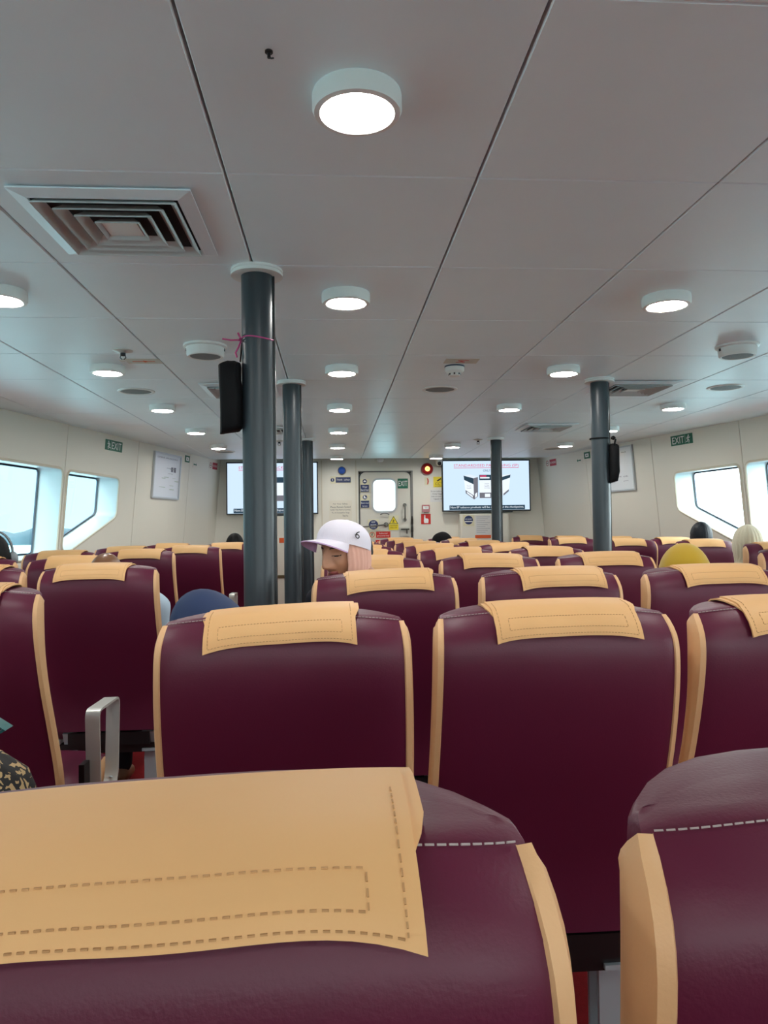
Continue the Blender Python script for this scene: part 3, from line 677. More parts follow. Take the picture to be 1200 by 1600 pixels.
# ------------------------------------------------------------------ pillars
def pillar(x, y, label, r=.0505):
    t = thing('pillar', label, 'pillar', Matrix.Translation((x, y, 0)), 'blue-grey steel pillars')
    MB().lathe([(r, 0), (r, CEIL)], 40).build('pillar_shaft', MT['pillar'], t, 60)
    MB().lathe([(r, CEIL - .02), (.083, CEIL - .02), (.083, CEIL - .013), (.079, CEIL - .012), (.079, CEIL - .008), (.083, CEIL - .007), (.083, CEIL), (r, CEIL)], 40).build('ceiling_collar', MT['white'], t, 30)
    MB().lathe([(.083, 0), (.083, .012), (r, .016)], 40).build('floor_collar', MT['steel2'], t, 30)
    # rubber edge guard strip down the right-hand side
    MB().box((r - .002, -.006, .0), (r + .006, .010, CEIL - .02)).build('edge_strip', MT['black'], t)
pillar(-.236, 2.40, 'nearest pillar, with a black bag tied on by ribbon'); pillar(-.228, 4.24, 'second pillar in the left line, behind the nearest'); pillar(-.236, 7.0, 'third and farthest pillar in the left line')
pillar(1.545, 4.16, 'right pillar with a small black bag strapped to it'); pillar(1.57, 7.0, 'thin far pillar in front of the right television')

def pouch(name, label, pts_top, drop, th, m):
    """hanging cloth pouch: crumpled box built as a lofted tube of rounded rectangles"""
def bag(label, x, y, zt, w, d, h, seed, M=None):
    t = thing('hanging_bag', label, 'bag', Matrix.Translation((x, y, 0)))
    rn = random.Random(seed)
    rows = []
    K = 28
    prof = [(0, .35, .30), (.03, .80, .55), (.07, 1.0, .8), (.25, .98, .95), (.5, 1.02, 1.0), (.75, .97, .92), (.95, 1.0, .7), (1.0, .98, .45)]
    mb = MB(); vs = []
    for q, kx, ky in prof:
        ox = rn.uniform(-.003, .003)
        for k in range(K):
            a = 2*pi*k/K; c, s_ = cos(a), sin(a)
            px = math.copysign(abs(c)**.45, c)*w/2*kx; py = math.copysign(abs(s_)**.6, s_)*d/2*ky
            vs.append((px + ox + .002*sin(5*a + seed), py + .004*sin(3*a + 9*q), zt - h*q + .008*q*c))
    n = len(prof)
    fs = [(r*K+k, r*K+(k+1) % K, (r+1)*K+(k+1) % K, (r+1)*K+k) for r in range(n-1) for k in range(K)] + [tuple(range(K)), tuple((n-1)*K+k for k in range(K))]
    mb.add(vs, fs).build('bag_body', MT['blackcloth'], t, 50)
    return t
b1 = bag('black cloth bag tied to the left side of nearest pillar', -.322, 2.40, EYE + .535, .068, .13, .225, 2)
mb = MB().bar([(.030, 0, EYE + .535), (.033, -.003, EYE + .56), (.036, -.004, EYE + .595)], (0, .012, 0), .003); mb.build('bag_strap', MT['blackcloth'], b1)
px, py = -.236 + .322, 0
mb = MB().tube([(px + .0515*cos(a*pi/16), py + .0515*sin(a*pi/16), EYE + .605 + .004*sin(a*pi/8)) for a in range(32)], .0022, 6, True)
mb.tube([(.035, -.012, EYE + .605), (.028, -.03, EYE + .62), (.036, -.035, EYE + .605), (.030, -.02, EYE + .60)], .003, 6); mb.tube([(.034, -.012, EYE + .603), (.005, -.03, EYE + .598), (-.022, -.03, EYE + .602)], .0025, 6); mb.tube([(.034, -.01, EYE + .60), (.026, -.02, EYE + .575), (.018, -.02, EYE + .56), (.022, -.02, EYE + .545)], .003, 6)
mb.build('pink_ribbon', MT['pink'], b1, 60)
b2 = bag('small black cloth bag strapped to the right pillar', 1.606, 4.13, EYE + .455, .046, .10, .22, 5)
px, py = 1.545 - 1.612, .03
mb = MB().tube([(px + .0525*cos(a*pi/16), py + .0525*sin(a*pi/16), EYE + .487) for a in range(32)], .004, 6, True); mb.tube([(-.012, -.02, EYE + .487), (.0, -.045, EYE + .475), (-.004, -.03, EYE + .44)], .006, 6); mb.lathe([(0, -.013), (.012, -.006), (.014, 0), (.012, .006), (0, .013)], 12, (-.008, -.03, EYE + .485)); mb.build('bag_strap', MT['blackcloth'], b2, 60)

# ------------------------------------------------------------------ seats
# (z, y back, y front, half width, share of the shoulder drop)
LV0 = [(.44, .14, .26, .226, 0), (.50, .138, .255, .228, 0), (.58, .125, .245, .228, 0), (.70, .085, .205, .226, 0), (.82, .040, .160, .224, 0), (.92, .012, .138, .222, .05), (1.0, 0, .136, .220, .3), (1.052, .007, .14, .218, .75), (1.089, .040, .150, .213, 1), (1.0935, .062, .150, .206, 1), (1.0955, .084, .136, .198, 1), (1.096, .103, .105, .190, 1)]
LV = []
for i in range(len(LV0) - 1):      # smooth the profile: two extra levels per span
    p0, p1, p2, p3 = (Vector(LV0[min(max(k, 0), len(LV0)-1)]) for k in (i-1, i, i+1, i+2))
    for t in ((0, 1/3, 2/3) if i < 8 else (0, .5)):
        LV.append(tuple(.5*(2*p1 + (p2-p0)*t + (2*p0-5*p1+4*p2-p3)*t*t + (3*p1-p0-3*p2+p3)*t**3)))
LV.append(LV0[-1]); STL = 24       # level of the top seam
US = [-1, -.985, -.95, -.88, -.78, -.64, -.48, -.32, -.16, 0, .16, .32, .48, .64, .78, .88, .95, .985, 1]
def drop(u): return .012*abs(u)**3
_lv = {}
def lev_pair(i, u):
    if (i, u) in _lv: return _lv[(i, u)]
    z, yb, yf, w, g = LV[i]
    a = yb + .013*abs(u)**9; b = yf - .078*abs(u)**5
    if b < a + .004: a, b = (a+b)/2 - .002, (a+b)/2 + .002
    if i > STL:                      # the crown closes without folding over itself
        pa, pb = lev_pair(i-1, u); a = max(a, min(pa, pb - .002)); b = max(min(b, pb), a + .001)
    _lv[(i, u)] = (a, b); return a, b
def lev(i, u, front):
    z, yb, yf, w, g = LV[i]
    return Vector((u*w, lev_pair(i, u)[1 if front else 0], z - g*drop(u)))
def seat_parts(parent, stitched, arm=0):
    mb = MB(); n = len(US); L_ = len(LV)
    rows = [(i, False) for i in range(L_)] + [(i, True) for i in range(L_-1, -1, -1)]
    mb.add([lev(i, u, f) for i, f in rows for u in US], [(r*n+k, r*n+k+1, (r+1)*n+k+1, (r+1)*n+k) for r in range(len(rows)-1) for k in range(n-1)])
    for u in (-1, 1):
        mb.add([lev(i, u, f) for i in range(L_) for f in (False, True)], [(2*i, 2*i+1, 2*i+3, 2*i+2) for i in range(L_-1)])
    mb.add([lev(0, u, f) for f in (False, True) for u in US], [(k, k+1, n+k+1, n+k) for k in range(n-1)])
    back = mb.build('backrest', MT['maroon'], parent, 55)
    for sg in (-1, 1):
        mb = MB(); vs = []; top = STL
        for i in range(top + 1):
            b = lev(i, sg, False); f = lev(i, sg, True); th = f.y - b.y
            q = 1 if i < top else .8
            f = f - Vector((0, 0, (0, .006, .013, .022)[max(0, i - top + 3)]))
            dl = (0, .006, .013, .022)[max(0, i - top + 3)]
            vs += [b + Vector((-sg*.009, -.0005, 0)), b + Vector((-sg*.005, -.006*q, 0)), b + Vector((sg*.004*q, -.003, 0)), b + Vector((sg*.008*q, th*.25, -dl*.35)), b + Vector((sg*.010*q, th*.6, -dl*.7)), f + Vector((sg*.004*q, .002, 0)), f + Vector((-sg*.012, .003, 0))]
        K = 7
        mb.add(vs, [(i*K+k, i*K+k+1, (i+1)*K+k+1, (i+1)*K+k) for i in range(top) for k in range(K-1)] + [tuple(top*K+k for k in range(K))])
        sp = mb.build('side_panel', MT['tan'], parent, 50)
        if stitched:
            mb = MB()
            for i in range(top - 2):
                a = lev(i, sg, False) + Vector((sg*.0070, .013, 0)); b = lev(i+1, sg, False) + Vector((sg*.0070, .013, 0)); L = (b-a).length; m_ = max(1, round(L/.0075))
                for k in range(m_):
                    p = a.lerp(b, (k+.2)/m_); q = a.lerp(b, (k+.75)/m_)
                    mb.bar([p, q], (0, .0014, 0), .0014)
            tag(mb.build('stitching', MT['thread_tan'], sp), None, None, None, 'stuff')
    if stitched:
        mb = MB(); N = 66
        for k in range(N):
            pts = []
            for t in ((k+.12)/N, (k+.88)/N):
                u = -0.975 + 1.95*t; p = lev(STL, u, False); pts.append(p + Vector((0, -.0016, .0008)))
            mb.bar(pts, (0, .0006, .0009), .0012)
        tag(mb.build('stitching', MT['thread'], back), None, None, None, 'stuff')
    # cushion
    mb = MB(); CU = [(.20, .40, .47), (.24, .385, .48), (.36, .38, .49), (.48, .38, .505), (.56, .382, .515), (.61, .39, .505), (.64, .42, .47)]
    UX = [-1, -.96, -.8, -.4, 0, .4, .8, .96, 1]; vs = []; n2 = len(UX)
    for y, zb, zt in CU: vs += [(u*.225, y, zt - .02*abs(u)**8 + .006*(1-u*u)) for u in UX] + [(u*.225, y, zb) for u in reversed(UX)]
    K = 2*n2
    mb.add(vs, [(i*K+k, i*K+(k+1) % K, (i+1)*K+(k+1) % K, (i+1)*K+k) for i in range(len(CU)-1) for k in range(K)] + [tuple(range(K)), tuple((len(CU)-1)*K+k for k in range(K))])
    cu = mb.build('seat_cushion', MT['maroon'], parent, 50)
    for sg in (-1, 1):
        mb = MB(); vs = []
        for y, zb, zt in CU: vs += [(sg*.223, y, zt - .016), (sg*.233, y, zt - .03), (sg*.235, y, (zt+zb)/2), (sg*.230, y, zb + .004), (sg*.222, y, zb)]
        mb.add(vs, [(i*5+k, i*5+k+1, i*5+k+6, i*5+k+5) for i in range(len(CU)-1) for k in range(4)] + [(0, 1, 2, 3, 4), tuple((len(CU)-1)*5+k for k in range(5))])
        mb.build('cushion_side', MT['tan'], cu, 50)
    mb = MB().box((-.20, .17, .345), (.20, .58, .382)); mb.box((-.16, .15, .38), (.16, .21, .43)); mb.build('seat_pan', MT['black'], parent)
    for sg in (-1, 1):
        x = sg*.155
        mb = MB().bar([(x, .20, .01), (x, .205, .36)], (.055, 0, 0), .012); mb.bar([(x, .26, .01), (x, .265, .36)], (.055, 0, 0), .010); mb.box((x - .0275, .16, .35), (x + .0275, .50, .36)); mb.box((x - .03, .14, 0), (x + .03, .34, .012)); mb.bar([(x, .19, .36), (x, .16, .43)], (.055, 0, 0), .010)
        mb.build('leg', MT['steel2'], parent)
    if arm:
        x = arm*.262
        def rc(pts, r=.02): return [Vector((x, a, b)) for a, b in rpoly(pts, r, 4)]
        loop = rpoly([(.34, .36), (.325, .705), (.535, .70), (.515, .455), (.40, .345)], .028, 5)[3:-3]
        mb = MB().bar([(x, a, b) for a, b in loop], (.042, 0, 0), .007); ar = mb.build('armrest', MT['steel'], parent, 40)
        MB().lathe([(0, 0), (.006, 0), (.005, .003), (0, .003)], 12, (x, .50, .452)).build('screw', MT['steel2'], ar)
        MB().box((arm*.236, .28, .47), (arm*.252, .33, .56)).build('recline_lever', MT['black'], parent)
        mb = MB().tube([(arm*.245, .36 + .03*cos(t), .42 + .05*sin(t)) for t in [k*pi/6 for k in range(-3, 4)]], .006, 6); mb.build('belt_strap', MT['black'], parent, 50)
PATH = [(.000, 1.058, .6), (.004, 1.067, .8), (.012, 1.077, .95), (.027, 1.0875, 1), (.043, 1.0935, 1), (.058, 1.097, 1), (.074, 1.099, 1), (.09, 1.1, 1), (.108, 1.1, 1), (.13, 1.0965, 1), (.148, 1.086, 1), (.157, 1.066, 1), (.158, 1.034, 1), (.154, .995, 1)]
def cover_mesh(seed, detailed, hem=-.011):
    rn = random.Random(seed); mb = MB(); H = .133; nu = 25
    ph = rn.uniform(0, 6); amp = rn.uniform(.4, 1)
    def pt(x, row, off):
        y, z, g = PATH[row]; u = x/.2; e = abs(x)/H
        z2 = z - g*.9*drop(u); y2 = y
        w = max(0, 1 - row/4.0)         # flap amount: 1 at the hem
        z2 += hem*w
        z2 -= w*.008*e**4; y2 -= w*(.005*e**5 + .0025*amp*sin(x*40 + ph)) + .001
        dy, dz = (-1, .25) if row < 4 else (-.5, .8) if row < 7 else (0, 1) if row < 10 else (.9, .3)
        return Vector((x, y2 + dy*off, z2 + dz*off))
    for sgn_off, r0, r1, hwid in ((.0055, 0, 8, H), (.0026, 3, len(PATH)-1, H + .008)):
        rows = range(r0, r1+1); vs = []
        for off in (sgn_off, sgn_off - .0035):
            for r in rows:
                for k in range(nu): vs.append(pt((2*k/(nu-1) - 1)*(hwid - (.010 if r == r0 == 3 else .003 if r == 4 and r0 == 3 else 0)), r, off))
        R_ = len(rows); B0 = R_*nu; fs = []
        for r in range(R_-1):
            for k in range(nu-1):
                a = r*nu + k; fs += [(a, a+1, a+nu+1, a+nu), (B0+a, B0+a+nu, B0+a+nu+1, B0+a+1)]
        for r in range(R_-1):
            for k in (0, nu-1): a = r*nu+k; fs.append((a, a+nu, B0+a+nu, B0+a))
        for k in range(nu-1):
            for r in (0, R_-1): a = r*nu+k; fs.append((a, B0+a, B0+a+1, a+1))
        mb.add(vs, fs)
    st = None
    if detailed:
        st = MB()
        def P(x, t, off=.0059):
            r = min(int(t), len(PATH)-2); q = t-r
            return pt(x, r, off).lerp(pt(x, r+1, off), q)
        def line(fn, L):
            m_ = max(2, int(L/.0055))
            for k in range(m_):
                a, b = fn((k+.15)/m_), fn((k+.72)/m_); d = (b-a).normalized(); w = Vector((0, 0, 1)) if abs(d.x) > .5 else Vector((1, 0, 0))
                st.bar([a, b], w*.0009, .0009)
        line(lambda t: P(-.125+.25*t, .45), .25)
        for e in (-1, 1): line(lambda t: P(e*.125, .5+6.0*t), .085)
        line(lambda t: P(-.108+.216*t, 1.35), .216); line(lambda t: P(-.108+.216*t, 2.75), .216)
        for e in (-1, 1): line(lambda t: P(e*.108, 1.35+1.4*t), .018)
    return mb, st
protos = {}
for st in (True, False):
    for arm in (-1, 0, 1):
        r = link('passenger_seat', None); seat_parts(r, st, arm); index_kids(r); protos[(st, arm)] = r
covers = []
for k in range(6):
    a, b = cover_mesh(k + 1, True, .008 if k == 0 else -.011)
    covers.append((a.mesh('headrest_cover', MT['cover'], 50), b.mesh('stitching', MT['thread_tan'])))
used = set(); sn = 0
def seat(x, y, label, arm=0, dx=0, tilt=0, group='cabin seats', stitched=None, rz=0, ry=0, sz=0):
    global sn
    key = (y < 3.6 if stitched is None else stitched, arm)
    o = protos[key] if key not in used else copy_tree(protos[key]); used.add(key)
    o.matrix_basis = Matrix.Translation((x, y, 0)) @ Matrix.Rotation(rz, 4, 'Z') @ Matrix.Rotation(ry, 4, 'Y') @ Matrix.Diagonal((1, 1, 1 + sz + min(.016, max(0, y - 1.3)*.008), 1))
    tag(o, label, 'seat', group)
    cm, sm = covers[0 if sn == 0 else 1 + sn % 5]; sn += 1
    c = link('headrest_cover', cm, o, Matrix.Translation((dx, 0, 1.09)) @ Matrix.Rotation(tilt, 4, 'Y') @ Matrix.Translation((0, 0, -1.09)))
    if key[0]: tag(link('stitching', sm, c), None, None, None, 'stuff')
    return o
G = 'maroon high-backed cabin seats'
CB = 'maroon seat with tan headrest cover, %s row of the centre block, %s'
rnd = random.Random(11)
def jit(): return dict(dx=rnd.uniform(-.014, .016), tilt=rnd.uniform(-.03, .03), group=G)
seat(-.074, .34, 'nearest maroon seat, its tan headrest cover filling the bottom left', 0, .019, .0, G, ry=-.036, sz=-.003)
seat(.392, .375, 'nearest maroon seat at the bottom right, only its left edge showing', 0, .06, 0, G, sz=-.008)
seat(-.089, 1.30, 'maroon seat with tan headrest cover straight ahead, left of the pair', -1, -.006, -.045, G)
seat(.409, 1.31, 'maroon seat with tan headrest cover straight ahead, right of the pair', 0, .014, -.012, G)
seat(.895, 1.31, 'maroon seat cut by the right edge, beside the pair straight ahead', 0, .0, 0, G)
for r, y in enumerate((2.25, 3.2, 4.15, 5.1, 6.05, 7.0, 7.95)):
    for k, x in enumerate((.16, .68, 1.205)):
        j = jit()
        if r == 0: j['tilt'] = (-.03, -.01, -.005)[k]; j['dx'] = (.012, .034, .03)[k]
        if r == 1: j['dx'] = (0, .01, .02)[k]
        seat(x + (.012*r if r < 5 else .04), y, CB % (ORD[r+2], ('left of three', 'middle of three', 'right of three')[k]), (-1, 0, 1)[k], **j)
LB = 'maroon seat with tan cover in left block, %s'
for x, y, l, a, dx, rz in ((-.985, 1.95, 'nearest, with steel armrest loop beside the aisle', 1, .0, 0), (-.906, 2.9, 'aisle seat with the bald passenger', 1, -.03, 0), (-1.41, 2.9, 'beside the bald passenger, by the left edge', 0, 0, 0),
    (-1.28, 3.72, 'behind the bald man\'s seat, inner of two', 0, .0, 0), (-1.78, 3.72, 'window seat of passenger with headphones', 0, 0, 0),
    (-1.24, 4.8, 'fourth row, aisle side', 1, .0, 0), (-1.74, 4.8, 'fourth row, window side', 0, 0, 0), (-1.08, 5.7, 'fifth row, aisle side', 1, .0, 0), (-1.58, 5.7, 'fifth row, window side', 0, 0, 0),
    (-.93, 6.6, 'sixth row, by black-haired passenger', 1, 0, 0), (-1.43, 6.6, 'sixth row, window side', 0, 0, 0), (-.95, 7.75, 'farthest row, under the left television', 1, 0, 0)):
    j = jit(); j['dx'] = j['dx']*.6 + dx; seat(x, y, LB % l, a, rz=rz, **j)
RB = 'maroon seat with tan cover in right block, %s'
for x, y, l, a in ((2.31, 3.45, 'nearest, cut by the right edge', -1), (2.79, 4.42, 'of the passenger in the cream headscarf', 0), (2.80, 5.36, 'of the passenger with blue-black hair', 0), (2.99, 6.24, 'partly behind blue-black-haired passenger\'s seat', 0), (2.44, 5.90, 'just right of the bag pillar', -1), (2.27, 6.85, 'just left of the bag pillar', -1), (2.75, 6.92, 'hidden beyond the seat right of bag pillar', 0), (2.50, 7.66, 'behind the seat left of bag pillar', 0), (2.28, 8.36, 'farthest, standing free before the front corner', -1)):
    seat(x, y, RB % l, a, **jit())
for k, x in enumerate((-.6, -.1, .4, .9)):      # the photographer's own row and the one behind it
    w_ = ('far left', 'inner left', 'inner right', 'far right')[k]
    seat(x, -.66, 'maroon seat in the row the photograph is taken from, %s' % w_, 0, stitched=False, **jit())
    seat(x, -1.62, 'maroon seat in the row behind the camera row, %s' % w_, 0, stitched=False, **jit())
for k_, r in protos.items():
    if k_ not in used:
        for ch in list(r.children_recursive): bpy.data.objects.remove(ch)
        bpy.data.objects.remove(r)

# ------------------------------------------------------------------ passengers
SKIN = mat('brown_skin', rgb(190, 136, 106), .42, spec=.4, bump=.05, bscale=250)
SKIN2 = mat('bald_skin', rgb(120, 82, 56), .35, spec=.5)
LIP = mat('lips', rgb(150, 70, 66), .4); BROW_MOUTH = mat('brow_hair_mouth_shade', rgb(40, 28, 24), .8); EYEW = mat('eye_white', rgb(214, 206, 200), .25); IRIS = mat('dark_iris', rgb(28, 20, 16), .15)
HAIR = mat('black_hair', rgb(12, 11, 12), .6, spec=.2, bump=.8, bscale=120)
HAIRB = mat('blue_black_hair', rgb(10, 18, 28), .5, spec=.35, bump=.8, bscale=120)
def limb(mb, p, q, r1, r2):
    p, q = Vector(p), Vector(q); d = q - p; L = d.length
    z = d.normalized(); x = z.orthogonal().normalized(); y = z.cross(x)
    R = Matrix((x, y, z)).transposed().to_4x4()
    pr = [(0, -r1), (r1*.7, -r1*.7), (r1, 0), (r2, L), (r2*.7, L + r2*.7), (0, L + r2)]
    mb.lathe(pr, 14, p, R)
def ball(mb, c, rx, ry, rz, n=16):
    mb.lathe([(sin(pi*k/n), -cos(pi*k/n)) for k in range(n+1)], 20, c, Matrix.Diagonal((rx, ry, rz, 1)))
def fuse(mb, name, voxel, m, smooth_it=14):
    """join overlapping rounded shapes into one continuous skin"""
    o = link('fuse', mb.mesh('fuse', m))
    a = o.modifiers.new('r', 'REMESH'); a.mode = 'VOXEL'; a.voxel_size = voxel
    b = o.modifiers.new('s', 'SMOOTH'); b.factor = .5; b.iterations = smooth_it
    dg = bpy.context.evaluated_depsgraph_get()
    me = bpy.data.meshes.new_from_object(o.evaluated_get(dg)); me.name = name
    bpy.data.objects.remove(o); me.shade_smooth(); me.materials.clear(); me.materials.append(m)
    return me
def gauss(a, s): return exp(-(a/s)**2)
def head_point(d):
    """sculpted head, face towards +y, origin at the eye line"""
    dx, dy, dz = d
    x, y, z = dx*.074, dy*.094, dz*.112
    if z < 0:
        t = -z/.112
        x *= 1 - .30*t**1.6
        if y > 0: y *= 1 - .06*t
        else: y *= 1 - .35*t**1.5
    if y > 0:
        y *= 1 - .05*(abs(x)/.074)
        f = max(0, min(1, (dy - .15)/.35))
        ax = abs(x)
        nose = (.5 + .5*min(1, max(0, (.012 - z)/.05))) if z < .012 else gauss(z - .012, .012)*.5
        if z < -.044: nose *= gauss(z + .044, .010)
        y += f*.034*nose*gauss(x, .011 + .005*max(0, -z/.05))
        y += f*.012*gauss(ax - .016, .008)*gauss(z + .042, .009)
        y += f*.005*gauss(z - .026, .010)*gauss(ax - .03, .024)
        y -= f*.015*gauss(ax - .030, .015)*gauss(z - .002, .011)
        y += f*.008*gauss(ax - .031, .0125)*gauss(z - .001, .0085)
        y += f*.006*gauss(ax - .043, .018)*gauss(z + .034, .018)
        y += f*.013*gauss(x, .025)*gauss(z + .067, .006) + f*.013*gauss(x, .022)*gauss(z + .084, .007)
        y -= f*.010*gauss(x, .024)*gauss(z + .075, .0035)
        y += f*.008*gauss(x, .02)*gauss(z + .106, .012)
    return Vector((x, y, z))
def head_into(mb, M, mats=False, nu=72, nv=54, ears=True):
    vs = []; fs = []; mi = []
    P = lambda i, j: head_point((sin(pi*j/nv)*sin(2*pi*i/nu), sin(pi*j/nv)*cos(2*pi*i/nu), cos(pi*j/nv)))
    pts = [[P(i, j) for i in range(nu)] for j in range(nv+1)]
    o = len(mb.v); mb.v += [tuple(M @ p) for r in pts for p in r]
    for j in range(nv):
        for i in range(nu):
            a, b = j*nu+i, j*nu+(i+1) % nu
            c = (pts[j][i] + pts[j+1][(i+1) % nu])/2; k = 0
            if mats and c.y > .04:
                ax = abs(c.x)
                if gauss(c.x, .026) > .42 and (-.0735 < c.z < -.060 or -.091 < c.z < -.0765): k = 1
                elif -.0765 <= c.z <= -.0735 and ax < .018: k = 2  # shade of the mouth gap painted as a dark line
                elif .014 < ax < .048 and abs(c.z - (.025 - 14*(ax - .03)**2)) < .0030: k = 2
                elif .017 < ax < .045 and abs(c.z + .0045 - 9*(ax - .031)**2) < .0017: k = 2
            mb.f.append((o+a, o+b, o+b+nu, o+a+nu)); mb.m.append(k)
    for s_ in (-1, 1) if ears else ():      # ears
        E_ = M @ Matrix.Translation((s_*.075, -.004, -.012)) @ Matrix.Rotation(s_*.35, 4, 'Z')
        mb.lathe([(0, -.007), (.018, -.006), (.026, 0), (.022, .006), (.012, .003), (0, .002)], 18, (0, 0, 0), E_ @ Matrix.Rotation(s_*pi/2, 4, 'Y') @ Matrix.Diagonal((1.25, .8, 1, 1)))
def wrap(rows, M, nu, fold=0, ff=20, seed=0, thick=.004, skew=0):
    """cloth or hair shell about the head: rows of (z, rx, ry, y offset, half angle covered from the back)"""
    mb = MB(); vs = []; n = len(rows)
    for lay in (0, 1):
        for z, rx, ry, yo, al in rows:
            for k in range(nu):
                a = radians(-al + (2*al - (skew if al < 170 else 0))*k/(nu-1))
                q = 1 + fold*sin(a*ff + seed + 3*z) + fold*.6*sin(a*ff*.43 + 8*z)
                q *= (1 if lay == 0 else 1 - thick/max(.02, (rx+ry)/2))
                vs.append(M @ Vector((rx*q*sin(a), yo - ry*q*cos(a), z)))
    B0 = n*nu; fs = []
    for j in range(n-1):
        for k in range(nu-1):
            a = j*nu+k; fs += [(a, a+1, a+nu+1, a+nu), (B0+a, B0+a+nu, B0+a+nu+1, B0+a+1)]
        for k in (0, nu-1): a = j*nu+k; fs.append((a, a+nu, B0+a+nu, B0+a))
    for k in range(nu-1): a = (n-1)*nu+k; fs.append((a, B0+a, B0+a+1, a+1))
    return mb.add(vs, fs)
def dome(z0, rx, ry, top, n, al, yo=0):
    return [(z0 + (top-z0)*sin(pi/2*(1 - k/n)), max(.002, rx*cos(pi/2*(1 - k/n))), max(.002, ry*cos(pi/2*(1 - k/n))), yo, 180 if k < n-2 else 180 - (180-al)*(k-n+3)/3) for k in range(n)]
HAIR_ROWS = dome(.01, .083, .104, .124, 9, 118) + [(.0, .083, .104, 0, 112), (-.03, .08, .1, 0, 100), (-.06, .072, .088, -.004, 85), (-.09, .058, .07, -.012, 70)]
SCARF_ROWS = dome(.0, .092, .112, .130, 9, 128) + [(-.01, .094, .114, 0, 124), (-.05, .092, .112, 0, 126), (-.085, .086, .106, 0, 138), (-.115, .082, .1, .0, 165), (-.14, .084, .098, -.005, 180), (-.17, .1, .098, -.01, 180), (-.20, .14, .11, -.015, 180), (-.24, .19, .13, -.015, 180), (-.31, .215, .15, -.01, 180)]
def person(label, head, yaw, sx, sy, shirt, legs, skin=SKIN, pitch=0, sculpt=False, lean=None, tiltz=0, nz=None, ears=True):
    hx, hy, hz = head
    H = Vector((hx, hy, EYE + hz)); P = Vector((sx, sy + .41, .635))
    HM = Matrix.Translation(H) @ Matrix.Rotation(yaw, 4, 'Z') @ Matrix.Rotation(pitch, 4, 'X') @ Matrix.Rotation(tiltz, 4, 'Y')
    N = HM @ Vector((0, -.025, -.145)); N.z = min(N.z, H.z - .12)
    C = P.lerp(N, .62); C.y = max(C.y, sy + .31)
    if nz is not None: N.z = EYE + nz
    if lean is not None: N.x = lean; C.x = (sx + lean)/2
    bd = MB(); sh = MB(); tr = MB()
    S = {}
    def both(p, q, r1, r2, cl=None, g=.011):
        limb(bd, p, q, r1, r2)
        if cl is not None: limb(cl, p, q, r1 + g, r2 + g)
    limb(bd, N, HM @ Vector((0, -.01, -.05)), .052, .056)
    for s_ in (-1, 1): both(P + Vector((s_*.06, 0, 0)), C + Vector((s_*.075, 0, .02)), .105, .10, sh)
    both(C + Vector((0, 0, .06)), N - Vector((0, 0, .015)), .09, .058, sh)
    for s_ in (-1, 1):
        shd = N + Vector((s_*.175, -.0, -.075)); el = Vector((sx + s_*.165, max(shd.y, sy+.3) + .02, .74)).lerp(shd, .08); wr = Vector((sx + s_*.10, el.y + .22, .655)); hd = wr + Vector((-s_*.03, .075, -.01))
        both(N + Vector((s_*.05, 0, -.03)), shd, .055, .062, sh); both(shd, el, .052, .042, sh); both(el, wr, .040, .028, sh, .008)
        limb(bd, wr, hd, .027, .026)
        for f in range(4):
            b_ = hd + Vector((s_*(.022 - .015*f), .018, .004)); c_ = b_ + Vector((0, .030 + (.006 if f in (1, 2) else 0), -.006)); limb(bd, b_, c_, .0082, .0078); limb(bd, c_, c_ + Vector((0, .022, -.016)), .0078, .0068)
        limb(bd, wr + Vector((-s_*.02, .03, .0)), wr + Vector((-s_*.052, .065, .008)), .010, .0085); limb(bd, wr + Vector((-s_*.052, .065, .008)), wr + Vector((-s_*.058, .09, .002)), .0085, .0075)
        hip = P + Vector((s_*.085, .0, -.015)); kn = Vector((sx + s_*.11, sy + .82, .61)); an = Vector((sx + s_*.11, sy + .82, .10)); 
        both(hip, kn, .082, .060, tr); both(kn, an, .056, .038, tr)
        limb(bd, an - Vector((0, .03, .045)), an + Vector((0, .12, -.062)), .040, .032)
    ball(tr, P, .175, .13, .12); ball(bd, P, .16, .115, .105)
    if not sculpt:
        head_into(bd, HM, nu=40, nv=30, ears=ears)
        me = fuse(bd, 'person', .009, skin)
    else:
        me = fuse(bd, 'person', .009, skin)
        hm = MB(); head_into(hm, HM, True, 190, 150, ears)
        hmesh = hm.mesh('head', [skin, LIP, BROW_MOUTH], 180)
        bm = bmesh.new(); bm.from_mesh(me); bm.from_mesh(hmesh); bm.to_mesh(me); bm.free()
        for x in (LIP, BROW_MOUTH): me.materials.append(x)
        me.shade_smooth()
    o = tag(link('person', me), label, 'person')
    link('shirt', fuse(sh, 'shirt', .012, shirt), o); link('trousers', fuse(tr, 'trousers', .012, legs), o)
    return o, HM
NAVY = mat('navy_scarf', rgb(26, 46, 84), .75, sheen=0); MUSTARD = mat('mustard_scarf', rgb(176, 142, 14), .8, sheen=.2); CREAMS = mat('cream_scarf', rgb(206, 198, 172), .8, sheen=.2); PINKS = mat('pink_pleated_scarf', rgb(222, 170, 152), .75)
CLOTH = {k: mat(k + '_cloth', c, .85, spec=.2, bump=.2, bscale=90) for k, c in dict(pale_blue=rgb(182, 202, 218), grey=rgb(88, 92, 98), dark=rgb(34, 36, 44), white=rgb(214, 210, 208), olive=rgb(92, 88, 62), blue=rgb(46, 62, 98), sand=rgb(190, 176, 150)).items()}
def add_wrap(o, name, rows, HM, m, **k): return wrap(rows, HM, 96 if k.get('ff', 0) > 20 else 56, **k).build(name, m, o, 70)

